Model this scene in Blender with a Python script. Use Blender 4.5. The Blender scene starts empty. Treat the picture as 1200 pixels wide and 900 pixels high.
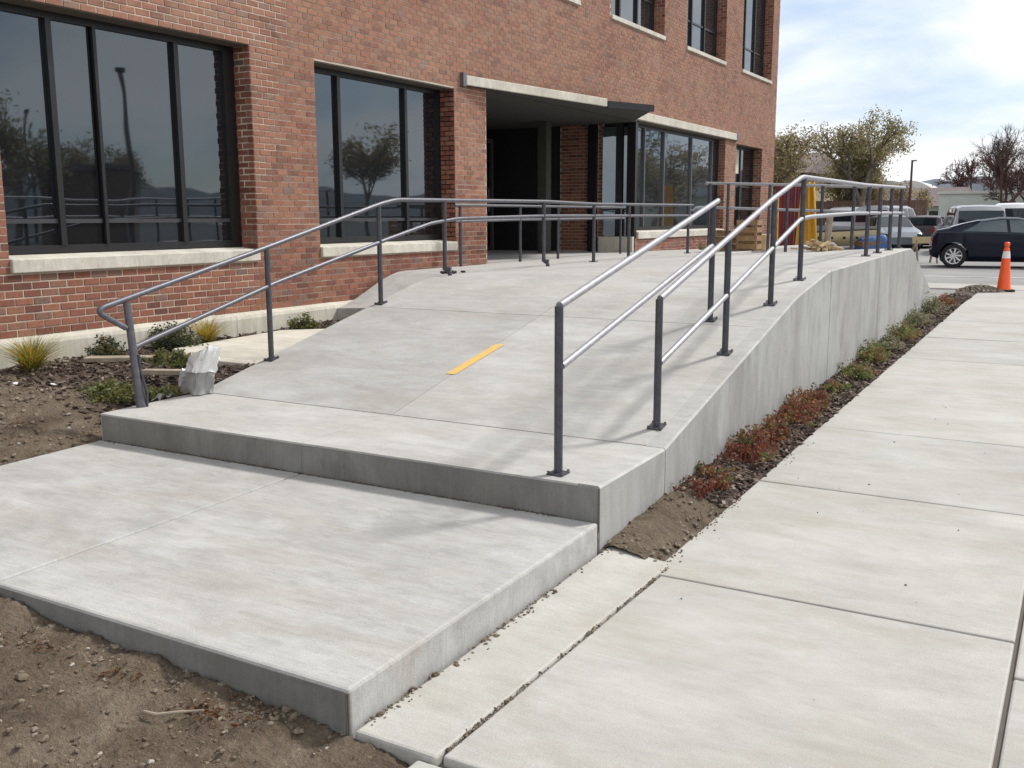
import bpy, bmesh, math, random
from math import sin, cos, pi, sqrt, radians
from mathutils import Vector, Matrix, noise as mn

random.seed(7)
S = bpy.context.scene
C = S.collection

# ------------------------------------------------------------------ camera
YAW, PITCH, ROLL = 0.52881, 0.16751, -0.00323
F = Vector((-sin(YAW) * cos(PITCH), cos(YAW) * cos(PITCH), -sin(PITCH)))
R = Vector((cos(YAW), sin(YAW), 0))
U = R.cross(F)
R2 = R * cos(ROLL) + U * sin(ROLL)
U2 = U * cos(ROLL) - R * sin(ROLL)
cd = bpy.data.cameras.new("camera")
cam = bpy.data.objects.new("camera", cd)
C.objects.link(cam)
cam.matrix_world = Matrix(((R2.x, U2.x, -F.x, 0), (R2.y, U2.y, -F.y, 0), (R2.z, U2.z, -F.z, 1.75), (0, 0, 0, 1)))
cd.sensor_width = 36
cd.lens = 36 * 1150.3 / 1200
cd.clip_start = 0.05
cd.clip_end = 12000
S.camera = cam

# ------------------------------------------------------------------ light
SUN = Vector((0.57 * 0.67, 0.82 * 0.67, 0.743)).normalized()
sl = bpy.data.lights.new("sun", 'SUN')
sl.energy = 3.7
sl.angle = radians(8)
sl.color = (1, 0.965, 0.915)
so = bpy.data.objects.new("sun", sl)
C.objects.link(so)
so.rotation_euler = (-SUN).to_track_quat('-Z', 'Y').to_euler()

S.view_settings.view_transform = 'Standard'
S.view_settings.look = 'None'
S.view_settings.exposure = 0.08
S.view_settings.gamma = 1
try:
    S.cycles.use_denoising = True
    S.cycles.max_bounces = 6
    S.cycles.sample_clamp_indirect = 6
except Exception:
    pass


# ------------------------------------------------------------------ node helpers
class NT:
    def __init__(s, tree):
        s.t = tree
        s.n = tree.nodes
        s.n.clear()

    def node(s, typ, ins=None, **kw):
        nd = s.n.new(typ)
        for k, v in kw.items():
            setattr(nd, k, v)
        for k, v in (ins or {}).items():
            if isinstance(v, bpy.types.NodeSocket):
                s.t.links.new(v, nd.inputs[k])
            elif isinstance(v, bpy.types.Node):
                s.t.links.new(v.outputs[0], nd.inputs[k])
            else:
                nd.inputs[k].default_value = v
        return nd

    def math(s, op, a, b=0.0, c=None):
        i = {0: a, 1: b}
        if c is not None:
            i[2] = c
        return s.node('ShaderNodeMath', i, operation=op).outputs[0]

    def mix(s, f, a, b, bt='MIX'):
        def c4(v):
            return (*v, 1) if isinstance(v, (tuple, list)) and len(v) == 3 else v
        return s.node('ShaderNodeMix', {0: f, 6: c4(a), 7: c4(b)}, data_type='RGBA', blend_type=bt).outputs[2]

    def noise(s, vec, scale, detail=4, rough=0.55, dist=0.0):
        return s.node('ShaderNodeTexNoise', {'Vector': vec, 'Scale': scale, 'Detail': detail, 'Roughness': rough, 'Distortion': dist}).outputs[0]

    def ramp(s, f, stops):
        nd = s.node('ShaderNodeValToRGB', {0: f})
        e = nd.color_ramp.elements
        while len(e) < len(stops):
            e.new(0.5)
        for el, (p, c) in zip(e, stops):
            el.position = p
            el.color = (*c, 1) if len(c) == 3 else c
        return nd.outputs[0]

    def rng(s, f, a, b, c, d):
        return s.node('ShaderNodeMapRange', {0: f, 1: a, 2: b, 3: c, 4: d}).outputs[0]

    def map(s, vec, sc, rot=(0, 0, 0)):
        return s.node('ShaderNodeMapping', {0: vec, 2: rot, 3: sc}).outputs[0]


def material(name, fn):
    m = bpy.data.materials.new(name)
    m.use_nodes = True
    t = NT(m.node_tree)
    out = t.node('ShaderNodeOutputMaterial')
    sh = fn(t)
    t.t.links.new(sh, out.inputs[0])
    return m


def principled(t, col, rough=0.6, metal=0.0, bump=None, bdist=0.004, bstr=0.5, **kw):
    ins = {'Base Color': (*col, 1) if isinstance(col, tuple) and len(col) == 3 else col, 'Roughness': rough, 'Metallic': metal}
    ins.update(kw)
    nd = t.node('ShaderNodeBsdfPrincipled', ins)
    if bump is not None:
        b = t.node('ShaderNodeBump', {'Strength': bstr, 'Distance': bdist, 'Height': bump})
        t.t.links.new(b.outputs[0], nd.inputs['Normal'])
    return nd.outputs[0]


def pos(t):
    return t.node('ShaderNodeNewGeometry').outputs[0]


def simple(name, col, rough=0.6, metal=0.0, var=0.12, nscale=9.0, **kw):
    def fn(t):
        p = pos(t)
        n = t.noise(p, nscale, 5)
        lo = tuple(c * (1 - var) for c in col)
        hi = tuple(min(1, c * (1 + var)) for c in col)
        c = t.mix(t.rng(n, 0.3, 0.7, 0, 1), lo, hi)
        return principled(t, c, rough, metal, bump=t.noise(p, nscale * 12, 3), bdist=0.002, bstr=0.25, **kw)
    return material(name, fn)


def attr_mat(name, stops, rough=0.7, nvar=0.25, **kw):
    leafy = 'leaves' in name or 'blades' in name
    """colour picked per piece from the face attribute v"""
    def fn(t):
        a = t.node('ShaderNodeAttribute', attribute_name='v').outputs[2]
        c = t.ramp(a, stops)
        n = t.noise(pos(t), 14, 3)
        c = t.mix(1.0, c, t.ramp(n, [(0.25, (1 - nvar,) * 3), (0.75, (1 + nvar,) * 3)]), 'MULTIPLY')
        sh = principled(t, c, rough, **kw)
        if leafy:
            tr_ = t.node('ShaderNodeBsdfTranslucent', {0: c}).outputs[0]
            sh = t.node('ShaderNodeMixShader', {0: 0.5, 1: sh, 2: tr_}).outputs[0]
        return sh
    return material(name, fn)


# ------------------------------------------------------------------ world
w = bpy.data.worlds.new("World")
S.world = w
w.use_nodes = True
t = NT(w.node_tree)
sky = t.node('ShaderNodeTexSky', sky_type='NISHITA', sun_disc=False)
sky.sun_elevation = math.asin(SUN.z)
sky.sun_rotation = math.atan2(SUN.x, SUN.y)
dirv = t.node('ShaderNodeTexCoord').outputs[0]
sep = t.node('ShaderNodeSeparateXYZ', {0: dirv})
zz = t.math('ADD', t.math('MAXIMUM', sep.outputs[2], 0.0), 0.30)
pl = t.node('ShaderNodeCombineXYZ', {0: t.math('DIVIDE', sep.outputs[0], zz), 1: t.math('DIVIDE', sep.outputs[1], zz), 2: 0.35})
n1 = t.noise(pl, 1.15, 6, 0.52, 0.3)
n2 = t.noise(t.map(pl, (0.8, 1.2, 1)), 1.9, 6, 0.55, 0.3)
mask = t.ramp(t.math('ADD', t.math('MULTIPLY', n1, 0.7), t.math('MULTIPLY', n2, 0.3)), [(0.38, (0.45,) * 3), (0.53, (1, 1, 1))])
ccol = t.ramp(n2, [(0.34, (7.0, 8.0, 9.6)), (0.45, (9.2, 9.8, 10.5)), (0.56, (11.0, 11.0, 11.2))])
skyc = t.mix(1.0, sky.outputs[0], (0.98, 1.08, 1.22), 'MULTIPLY')
col = t.mix(mask, skyc, ccol)
bg = t.node('ShaderNodeBackground', {0: col, 1: 0.1})
t.t.links.new(bg.outputs[0], t.node('ShaderNodeOutputWorld').inputs[0])


# ------------------------------------------------------------------ mesh helpers
class MB:
    def __init__(s):
        s.v = []
        s.f = []
        s.a = []
        s.val = 0.5

    def add(s, vs, fs, val=None):
        o = len(s.v)
        s.v.extend(tuple(p) for p in vs)
        s.f.extend(tuple(i + o for i in f) for f in fs)
        s.a.extend([s.val if val is None else val] * len(fs))

    def box(s, x0, y0, z0, x1, y1, z1, val=None):
        s.add([(x0, y0, z0), (x1, y0, z0), (x1, y1, z0), (x0, y1, z0), (x0, y0, z1), (x1, y0, z1), (x1, y1, z1), (x0, y1, z1)],
              [(0, 3, 2, 1), (4, 5, 6, 7), (0, 1, 5, 4), (1, 2, 6, 5), (2, 3, 7, 6), (3, 0, 4, 7)], val)

    def obox(s, c, size, rot, val=None):
        m = rot if isinstance(rot, Matrix) else Matrix.Rotation(rot, 3, 'Z')
        c = Vector(c)
        vs = []
        for dz in (-.5, .5):
            for dx, dy in ((-.5, -.5), (.5, -.5), (.5, .5), (-.5, .5)):
                vs.append(c + m @ Vector((dx * size[0], dy * size[1], dz * size[2])))
        s.add(vs, [(0, 3, 2, 1), (4, 5, 6, 7), (0, 1, 5, 4), (1, 2, 6, 5), (2, 3, 7, 6), (3, 0, 4, 7)], val)

    def tube(s, pts, rad, n=8, cap=True, val=None):
        pts = [Vector(p) for p in pts]
        k = len(pts)
        if not isinstance(rad, (list, tuple)):
            rad = [rad] * k
        vs = []
        prev = None
        for i, p in enumerate(pts):
            d = (pts[min(i + 1, k - 1)] - pts[max(i - 1, 0)])
            if d.length < 1e-9:
                d = Vector((0, 0, 1))
            d.normalize()
            if prev is None:
                ref = Vector((0, 0, 1)) if abs(d.z) < 0.9 else Vector((1, 0, 0))
                a = d.cross(ref).normalized()
            else:
                a = (prev - d * prev.dot(d))
                a = a.normalized() if a.length > 1e-6 else d.orthogonal().normalized()
            prev = a
            b = d.cross(a)
            for j in range(n):
                th = 2 * pi * j / n
                vs.append(p + (a * cos(th) + b * sin(th)) * rad[i])
        fs = []
        for i in range(k - 1):
            for j in range(n):
                j2 = (j + 1) % n
                fs.append((i * n + j, i * n + j2, (i + 1) * n + j2, (i + 1) * n + j))
        if cap:
            fs.append(tuple(range(n - 1, -1, -1)))
            fs.append(tuple((k - 1) * n + j for j in range(n)))
        s.add(vs, fs, val)

    def prism(s, poly, z0, z1, val=None):
        n = len(poly)
        vs = [(x, y, z0) for x, y in poly] + [(x, y, z1) for x, y in poly]
        fs = [tuple(range(n - 1, -1, -1)), tuple(range(n, 2 * n))] + [(i, (i + 1) % n, n + (i + 1) % n, n + i) for i in range(n)]
        s.add(vs, fs, val)

    def grid(s, fn, nu, nv, val=None, flip=False):
        vs = [fn(i / nu, j / nv) for j in range(nv + 1) for i in range(nu + 1)]
        fs = []
        for j in range(nv):
            for i in range(nu):
                a = j * (nu + 1) + i
                q = (a, a + 1, a + nu + 2, a + nu + 1)
                fs.append(q[::-1] if flip else q)
        s.add(vs, fs, val)

    def leaf(s, c, size, asp, val, nrm=None):
        d = Vector((random.gauss(0, 1), random.gauss(0, 1), random.gauss(0, 1)))
        d.normalize()
        e = d.orthogonal().normalized()
        if random.random() < .5:
            e = d.cross(e)
        c = Vector(c)
        a = d * size * .5
        b = e * size * asp * .5
        s.add([c - a, c + b, c + a, c - b], [(0, 1, 2, 3)], val)

    def lump(s, c, r, val, sq=0.7, seed=None):
        t_ = (1 + sqrt(5)) / 2
        base = [(-1, t_, 0), (1, t_, 0), (-1, -t_, 0), (1, -t_, 0), (0, -1, t_), (0, 1, t_), (0, -1, -t_), (0, 1, -t_), (t_, 0, -1), (t_, 0, 1), (-t_, 0, -1), (-t_, 0, 1)]
        fs = [(0, 11, 5), (0, 5, 1), (0, 1, 7), (0, 7, 10), (0, 10, 11), (1, 5, 9), (5, 11, 4), (11, 10, 2), (10, 7, 6), (7, 1, 8), (3, 9, 4), (3, 4, 2), (3, 2, 6), (3, 6, 8), (3, 8, 9), (4, 9, 5), (2, 4, 11), (6, 2, 10), (8, 6, 7), (9, 8, 1)]
        rr = [random.uniform(.65, 1.25) for _ in base]
        ax = (random.uniform(.7, 1.3), random.uniform(.7, 1.3))
        s.add([(c[0] + b[0] / 1.9 * r * k * ax[0], c[1] + b[1] / 1.9 * r * k * ax[1], c[2] + b[2] / 1.9 * r * k * sq) for b, k in zip(base, rr)], fs, val)

    def build(s, name, mat, parent=None, smooth=False, kind=None, loc=None, bevel=0, angle=40):
        me = bpy.data.meshes.new(name)
        me.from_pydata(s.v, [], s.f)
        me.materials.append(mat)
        at = me.attributes.new('v', 'FLOAT', 'FACE')
        at.data.foreach_set('value', s.a)
        if smooth:
            me.polygons.foreach_set('use_smooth', [True] * len(s.f))
            if smooth != 'all':
                me.set_sharp_from_angle(angle=radians(angle))
        me.update()
        o = bpy.data.objects.new(name, me)
        C.objects.link(o)
        if bevel:
            b = o.modifiers.new('bevel', 'BEVEL')
            b.width = bevel
            b.segments = 2
            b.limit_method = 'ANGLE'
            b.angle_limit = radians(50)
        if parent is not None:
            o.parent = parent
            if parent.get('wl') is not None and loc is None:
                o.location = -Vector(parent['wl'])
        if loc is not None:
            o.location = loc
        if kind:
            o['kind'] = kind
        return o


def tag(o, label, cat, group=None, kind=None):
    o['label'] = label
    o['category'] = cat
    if group:
        o['group'] = group
    if kind:
        o['kind'] = kind
    return o


def thing(name, label, cat, loc=(0, 0, 0), rz=0, group=None, world=False):
    """Empty at the base of a thing; world=True when its parts are written in world coordinates"""
    o = bpy.data.objects.new(name, None)
    C.objects.link(o)
    o.location = loc
    o.rotation_euler = (0, 0, rz)
    o.empty_display_size = 0.2
    if world:
        o['wl'] = list(loc)
    return tag(o, label, cat, group)


def copy_tree(o, parent=None):
    c = o.copy()
    C.objects.link(c)
    if parent is not None:
        c.parent = parent
    for ch in list(o.children):
        copy_tree(ch, c)
    return c


def lerp(x, xs):
    if x <= xs[0][0]:
        return xs[0][1]
    for (a, va), (b, vb) in zip(xs, xs[1:]):
        if x <= b:
            return va + (vb - va) * (x - a) / (b - a)
    return xs[-1][1]


def sstep(x, a, b):
    k = min(1, max(0, (x - a) / (b - a)))
    return k * k * (3 - 2 * k)


def fbm(x, y, z=0.0, o=5):
    return mn.fractal((x, y, z), 1.0, 2.1, o)


# ------------------------------------------------------------------ materials
def concrete(name, base, stain=0.5, vert=False, broom=0.35, mottle=1.0, brush=1.0):
    def fn(t):
        p = pos(t)
        rnd = t.node('ShaderNodeObjectInfo').outputs['Random']
        big = t.noise(p, 0.75, 9, 0.68, 0.25)
        mid = t.noise(t.map(p, (1.3, 1.7, 0.5) if vert else (1.3, 3.0, 3)), 3.0, 8, 0.72, 0.3)
        streak = t.noise(t.map(p, (14, 14, 0.8) if vert else (1.6, 24, 3), (0, 0, 0.0 if vert else 0.03)), 2.4, 5, 0.62)
        fine = t.noise(p, 190, 4, 0.7)
        spk = t.noise(p, 75, 3, 0.6)
        lo = tuple(c * (1 - .24 * mottle) for c in base)
        hi = tuple(c * (1 + .13 * mottle) for c in base)
        c = t.mix(t.rng(t.math('ADD', t.math('MULTIPLY', big, 0.45), t.math('MULTIPLY', mid, 0.55)), 0.36, 0.62, 0, 1), lo, hi)
        # pale laitance bloom and warm mud stains
        pale = t.rng(t.noise(t.map(p, (0.8, 1.7, 1) if not vert else (0.7, 1.3, 0.5)), 1.5, 11, 0.74, 0.3), 0.48, 0.66, 0, 0.8 * mottle)
        c = t.mix(pale, c, tuple(min(.8, b * k_) for b, k_ in zip(base, (1.27, 1.29, 1.32))))
        warm = t.rng(t.noise(t.map(p, (0.9, 2.0, 1)), 1.1, 9, 0.72, 0.3), 0.50, 0.68, 0, stain)
        c = t.mix(warm, c, (base[0] * 0.84, base[1] * 0.78, base[2] * 0.70))
        c = t.mix(1.0, c, t.ramp(streak, [(0.3, (1 - .10 * brush,) * 3), (0.7, (1 + .08 * brush,) * 3)]), 'MULTIPLY')
        c = t.mix(1.0, c, t.ramp(fine, [(0.3, (0.80,) * 3), (0.7, (1.14,) * 3)]), 'MULTIPLY')
        c = t.mix(t.rng(spk, 0.68, 0.76, 0, 0.3), c, (0.12, 0.105, 0.09))
        c = t.mix(1.0, c, t.ramp(rnd, [(0, (0.945, 0.945, 0.95)), (1, (1.04, 1.035, 1.025))]), 'MULTIPLY')
        br = t.noise(t.map(p, (3, 120, 3) if not vert else (60, 60, 2)), 2.0, 2, 0.5)
        bump = t.math('ADD', t.math('MULTIPLY', fine, 0.6), t.math('MULTIPLY', br, broom))
        return principled(t, c, 0.85, bump=bump, bdist=0.004, bstr=0.6)
    return material(name, fn)


M = {}
M['walk'] = concrete('sidewalk_concrete', (0.392, 0.382, 0.353), 0.6, mottle=0.6, brush=0.35)
M['ramp'] = concrete('ramp_concrete', (0.405, 0.398, 0.378), 0.5, mottle=0.85, brush=0.6)
M['slab'] = concrete('slab_concrete', (0.395, 0.389, 0.371), 0.6, brush=0.7, broom=0.6)
M['cwall'] = concrete('wall_concrete', (0.315, 0.315, 0.300), 0.25, vert=True, mottle=1.25, brush=0.45)
M['face'] = concrete('shaded_riser_concrete', (0.20, 0.196, 0.182), 0.7, vert=True, mottle=1.5, brush=0.8)  # stained concrete, darkened further to paint in the shade of the front risers
M['base'] = concrete('plinth_concrete', (0.50, 0.475, 0.40), 0.3, vert=True)
M['precast'] = concrete('precast_concrete', (0.56, 0.53, 0.45), 0.2)
M['joint'] = simple('joint_filler', (0.11, 0.095, 0.08), 0.95)

BR = [(0.0, (0.110, 0.040, 0.028)), (0.12, (0.160, 0.056, 0.036)), (0.45, (0.222, 0.084, 0.052)), (0.75, (0.262, 0.108, 0.064)), (0.93, (0.205, 0.105, 0.074)), (1.0, (0.135, 0.088, 0.073))]


def brick_mat(name, individual, bloom=1.0):
    def fn(t):
        p = pos(t)
        if individual:
            a = t.node('ShaderNodeObjectInfo').outputs['Random']
        else:
            a = t.node('ShaderNodeAttribute', attribute_name='v').outputs[2]
        c = t.ramp(a, BR)
        n = t.noise(p, 30, 5, 0.65)
        c = t.mix(1.0, c, t.ramp(n, [(0.25, (0.72,) * 3), (0.75, (1.28,) * 3)]), 'MULTIPLY')
        # pale lime bloom in patches of the old wall
        bl = t.rng(t.math('ADD', t.math('MULTIPLY', t.noise(p, 0.7, 7, 0.66, 0.4), 0.6), t.math('MULTIPLY', t.noise(p, 9, 4, 0.6), 0.4)), 0.36, 0.64, 0.06, 0.52)
        hz_ = t.rng(t.node('ShaderNodeSeparateXYZ', {0: p}).outputs[2], 1.2, 2.6, 0.12, 1.0)
        c = t.mix(t.math('MULTIPLY', t.math('MULTIPLY', bl, hz_), bloom), c, (0.41, 0.25, 0.165))
        return principled(t, c, 0.88, bump=t.noise(p, 160, 3), bdist=0.003, bstr=0.5)
    return material(name, fn)


M['brick1'] = brick_mat('brick_face', True)
M['brick'] = brick_mat('brick_face_far', False)
M['jamb1'] = brick_mat('jamb_brick', True, 0.0)
M['jamb'] = brick_mat('jamb_brick_far', False, 0.0)
M['mortar'] = simple('mortar', (0.49, 0.41, 0.33), 0.95, var=0.2, nscale=2.0)


def glass_mat(name, tint, ior, rough=0.02):
    def fn(t):
        p = pos(t)
        n = t.noise(p, 0.6, 2)
        return principled(t, (*tint, 1), rough, bump=n, bdist=0.02, bstr=0.3, IOR=ior, **{'Specular Tint': (0.80, 0.92, 1.0, 1)})
    return material(name, fn)


M['glass'] = glass_mat('tinted_glass', (0.010, 0.011, 0.013), 2.1)
M['glass2'] = glass_mat('entrance_glass', (0.02, 0.022, 0.025), 2.5)
M['darkmetal'] = simple('bronze_frame', (0.012, 0.011, 0.012), 0.38, 0.0)
M['greymetal'] = simple('aluminium_bar', (0.16, 0.16, 0.17), 0.4, 0.6)
M['transom'] = simple('dark_transom', (0.055, 0.055, 0.06), 0.4, 0.3)
M['lintel'] = simple('lintel_steel', (0.10, 0.085, 0.065), 0.7)
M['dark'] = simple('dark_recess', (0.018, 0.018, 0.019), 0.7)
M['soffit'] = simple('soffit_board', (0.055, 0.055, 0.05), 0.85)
M['shade'] = simple('roller_shade', (0.55, 0.54, 0.46), 0.9)


def paint_metal(t):
    p = pos(t)
    n = t.noise(p, 22, 5, 0.65)
    c = t.mix(t.rng(n, 0.35, 0.7, 0, 1), (0.105, 0.105, 0.120), (0.16, 0.16, 0.175))
    return principled(t, c, t.rng(n, 0.3, 0.7, 0.38, 0.52), 0.5, bump=t.noise(p, 260, 2), bdist=0.001, bstr=0.3)


def paint_post(t):
    p = pos(t)
    n = t.noise(p, 22, 5, 0.65)
    c = t.mix(t.rng(n, 0.35, 0.7, 0, 1), (0.050, 0.050, 0.062), (0.085, 0.085, 0.098))
    return principled(t, c, 0.45, 0.3, bump=t.noise(p, 260, 2), bdist=0.001, bstr=0.3)


def galv(t):
    p = pos(t)
    n = t.noise(p, 30, 5, 0.65)
    c = t.mix(t.rng(n, 0.35, 0.7, 0, 1), (0.27, 0.27, 0.29), (0.40, 0.40, 0.42))
    return principled(t, c, 0.5, 0.5)


M['rail'] = material('rail_primer', paint_metal)
M['post'] = material('post_primer', paint_post)
M['galv'] = material('galvanised_rail', galv)


def soil_mat(t):
    p = pos(t)
    n = t.noise(p, 3.0, 8, 0.7, 0.4)
    f = t.noise(p, 70, 5, 0.7)
    c = t.ramp(n, [(0.28, (0.085, 0.058, 0.036)), (0.5, (0.175, 0.132, 0.088)), (0.72, (0.280, 0.228, 0.164))])
    c = t.mix(1.0, c, t.ramp(f, [(0.25, (0.6,) * 3), (0.75, (1.3,) * 3)]), 'MULTIPLY')
    return principled(t, c, 0.97, bump=t.math('ADD', f, t.noise(p, 24, 5, 0.7)), bdist=0.03, bstr=1.0)


def mulch_ground(t):
    p = pos(t)
    n = t.noise(p, 5.0, 8, 0.7, 0.4)
    f = t.noise(p, 60, 5, 0.7)
    c = t.ramp(n, [(0.3, (0.045, 0.03, 0.022)), (0.55, (0.085, 0.06, 0.045)), (0.75, (0.13, 0.10, 0.08))])
    c = t.mix(1.0, c, t.ramp(f, [(0.25, (0.6,) * 3), (0.75, (1.3,) * 3)]), 'MULTIPLY')
    return principled(t, c, 0.97, bump=f, bdist=0.015, bstr=0.8)


M['soil'] = material('dry_soil', soil_mat)
M['mulch'] = material('mulch_ground', mulch_ground)
M['chips'] = attr_mat('bark_chips', [(0, (0.035, 0.022, 0.016)), (0.5, (0.085, 0.055, 0.04)), (0.8, (0.15, 0.115, 0.09)), (1, (0.26, 0.22, 0.18))], 0.95)
M['clods'] = attr_mat('soil_clods', [(0, (0.07, 0.05, 0.033)), (0.5, (0.15, 0.118, 0.083)), (0.92, (0.225, 0.188, 0.142)), (1, (0.36, 0.33, 0.29))], 0.97)
M['deadleaf'] = attr_mat('dead_leaves', [(0, (0.09, 0.036, 0.016)), (0.5, (0.17, 0.072, 0.028)), (1, (0.21, 0.12, 0.055))], 0.8)
M['asphalt'] = material('worn_asphalt', lambda t: principled(t, t.mix(1.0, t.ramp(t.noise(pos(t), 0.5, 6, 0.6), [(0.3, (0.19, 0.188, 0.182)), (0.7, (0.27, 0.265, 0.255))]), t.ramp(t.noise(pos(t), 60, 3), [(0.3, (0.8,) * 3), (0.7, (1.15,) * 3)]), 'MULTIPLY'), 0.92))
M['street'] = simple('dark_reflection_asphalt', (0.045, 0.045, 0.047), 0.9, var=0.2, nscale=1.0)  # for the unseen sheet that darkens the window reflections
M['white'] = simple('white_paint', (0.72, 0.72, 0.70), 0.6)
M['yellow'] = material('yellow_marking', lambda t: principled(t, t.mix(t.rng(t.noise(pos(t), 38, 7, 0.75), 0.44, 0.62, 0, 0.7), (0.72, 0.44, 0.055), (0.42, 0.39, 0.34)), 0.7))
M['bark'] = simple('bark', (0.13, 0.105, 0.085), 0.95, var=0.3)
M['darkbark'] = simple('dark_bark', (0.095, 0.055, 0.047), 0.95, var=0.3)
M['redtwig'] = simple('red_twigs', (0.105, 0.05, 0.042), 0.9, var=0.3)
LEAFKW = {'Subsurface Weight': 0.0}
M['olive'] = attr_mat('olive_leaves', [(0, (0.15, 0.14, 0.065)), (0.5, (0.28, 0.245, 0.125)), (1, (0.42, 0.345, 0.19))], 0.7)
M['brownleaf'] = attr_mat('autumn_leaves', [(0, (0.16, 0.125, 0.06)), (0.5, (0.29, 0.225, 0.11)), (1, (0.40, 0.315, 0.17))], 0.7)
M['shrub'] = attr_mat('shrub_leaves', [(0, (0.05, 0.075, 0.02)), (0.5, (0.13, 0.15, 0.045)), (1, (0.27, 0.25, 0.08))], 0.6)
M['darkshrub'] = attr_mat('dark_shrub_leaves', [(0, (0.035, 0.05, 0.022)), (0.55, (0.085, 0.105, 0.045)), (0.8, (0.16, 0.16, 0.07)), (1, (0.28, 0.17, 0.06))], 0.6)
M['grass'] = attr_mat('tuft_blades', [(0, (0.09, 0.13, 0.02)), (0.4, (0.24, 0.26, 0.04)), (0.75, (0.46, 0.34, 0.055)), (1, (0.50, 0.27, 0.055))], 0.6)
M['redleaf'] = attr_mat('red_leaves', [(0, (0.10, 0.030, 0.022)), (0.35, (0.20, 0.052, 0.036)), (0.55, (0.25, 0.10, 0.05)), (0.72, (0.20, 0.15, 0.055)), (0.88, (0.12, 0.14, 0.04)), (1, (0.075, 0.115, 0.03))], 0.6)
M['mixleaf'] = attr_mat('mixed_leaves', [(0, (0.076, 0.102, 0.034)), (0.45, (0.153, 0.187, 0.051)), (0.7, (0.255, 0.221, 0.076)), (0.88, (0.289, 0.102, 0.060)), (1, (0.204, 0.051, 0.043))], 0.6)
M['silverleaf'] = attr_mat('silver_leaves', [(0, (0.09, 0.10, 0.05)), (0.5, (0.19, 0.20, 0.11)), (0.85, (0.28, 0.28, 0.18)), (1, (0.22, 0.11, 0.07))], 0.6)
M['wood'] = simple('weathered_wood', (0.30, 0.25, 0.19), 0.9, var=0.25)
M['freshwood'] = simple('fresh_lumber', (0.50, 0.37, 0.21), 0.85, var=0.25)
M['ply'] = simple('brown_board', (0.24, 0.145, 0.075), 0.85, var=0.25)
M['rubber'] = simple('black_rubber', (0.012, 0.012, 0.013), 0.8)
M['orange'] = simple('orange_plastic', (0.85, 0.10, 0.015), 0.45, var=0.05)
M['bandwhite'] = simple('reflective_band', (0.75, 0.73, 0.70), 0.5)
M['paper'] = simple('white_sack_paper', (0.80, 0.80, 0.79), 0.85, var=0.04)
M['shadedpaper'] = simple('shaded_sack_paper', (0.30, 0.30, 0.29), 0.85, var=0.08)  # shade on the sack front put into a grey paper colour


def carpaint(name, col, flake=0.0):
    return material(name, lambda t: principled(t, t.mix(t.rng(t.noise(pos(t), 1.5, 4), 0.35, 0.65, 0, 1), tuple(c * 0.92 for c in col), tuple(c * 1.06 for c in col)), 0.3, flake, **({'Specular IOR Level': 0.18, 'Coat Weight': 0.12, 'Coat Roughness': 0.05} if max(col) < .05 else {'Coat Weight': 0.5, 'Coat Roughness': 0.05})))


M['navy'] = carpaint('navy_paint', (0.005, 0.007, 0.020))
M['silver'] = carpaint('silver_paint', (0.30, 0.30, 0.31), 0.3)
M['whitecar'] = carpaint('white_car_paint', (0.70, 0.70, 0.69))
M['bluegrey'] = carpaint('blue_grey_paint', (0.16, 0.18, 0.21), 0.3)
M['maroon'] = carpaint('maroon_grey_paint', (0.075, 0.06, 0.065), 0.3)
M['carglass'] = glass_mat('car_glass', (0.012, 0.015, 0.016), 1.6, 0.03)
M['paleglass'] = glass_mat('pale_car_glass', (0.05, 0.065, 0.065), 1.8, 0.03)
M['alloy'] = simple('alloy_wheel', (0.55, 0.55, 0.56), 0.3, 0.8)
M['taillight'] = simple('red_lens', (0.30, 0.015, 0.012), 0.25)
M['amber'] = simple('amber_lens', (0.45, 0.25, 0.10), 0.3)
M['chrome'] = simple('chrome', (0.6, 0.6, 0.62), 0.15, 1.0)
M['plate'] = simple('plate_white', (0.6, 0.6, 0.6), 0.5)
M['red_steel'] = simple('red_container_paint', (0.20, 0.018, 0.024), 0.55, var=0.2, nscale=3)
M['yellowtarp'] = simple('yellow_tarp', (0.60, 0.36, 0.045), 0.6, var=0.12)
M['bluetarp'] = simple('blue_tarp', (0.03, 0.09, 0.27), 0.55, var=0.15)
M['cream'] = simple('cream_gelcoat', (0.52, 0.43, 0.24), 0.35, var=0.08)
M['navycover'] = simple('dark_boat_cover', (0.02, 0.022, 0.035), 0.8)
M['palewall'] = simple('pale_green_wall', (0.50, 0.54, 0.49), 0.8, var=0.05, nscale=2)
M['beige'] = simple('beige_stucco', (0.38, 0.31, 0.21), 0.85, var=0.08, nscale=2)
M['roofbrown'] = simple('brown_shingles', (0.15, 0.12, 0.115), 0.9, var=0.2, nscale=4)
M['fencewood'] = simple('brown_fence_boards', (0.17, 0.105, 0.075), 0.9, var=0.25, nscale=3)
M['domeroof'] = simple('pale_dome_roof', (0.55, 0.54, 0.50), 0.7)
M['hill'] = simple('hazed_hillside', (0.075, 0.092, 0.115), 0.95, var=0.25, nscale=0.01)  # distance haze put into the blue-grey hill colour
M['rag'] = simple('dark_rag', (0.05, 0.05, 0.055), 0.9)


# ------------------------------------------------------------------ heights of the place
def gz(y):                       # pavement / street level, rising away from the camera
    return lerp(y, [(4.4, 0), (6.2, 0.035), (8, 0.085), (11.4, 0.165), (18, 0.32), (22, 0.35)])


RP = [(4.45, .385), (5.37, .399), (8.3, 1.092), (9.45, 1.255), (11.9, 1.297), (14.05, 1.335), (14.3, 1.33), (14.6, 1.24), (17.0, .44), (17.4, .36)]


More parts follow.
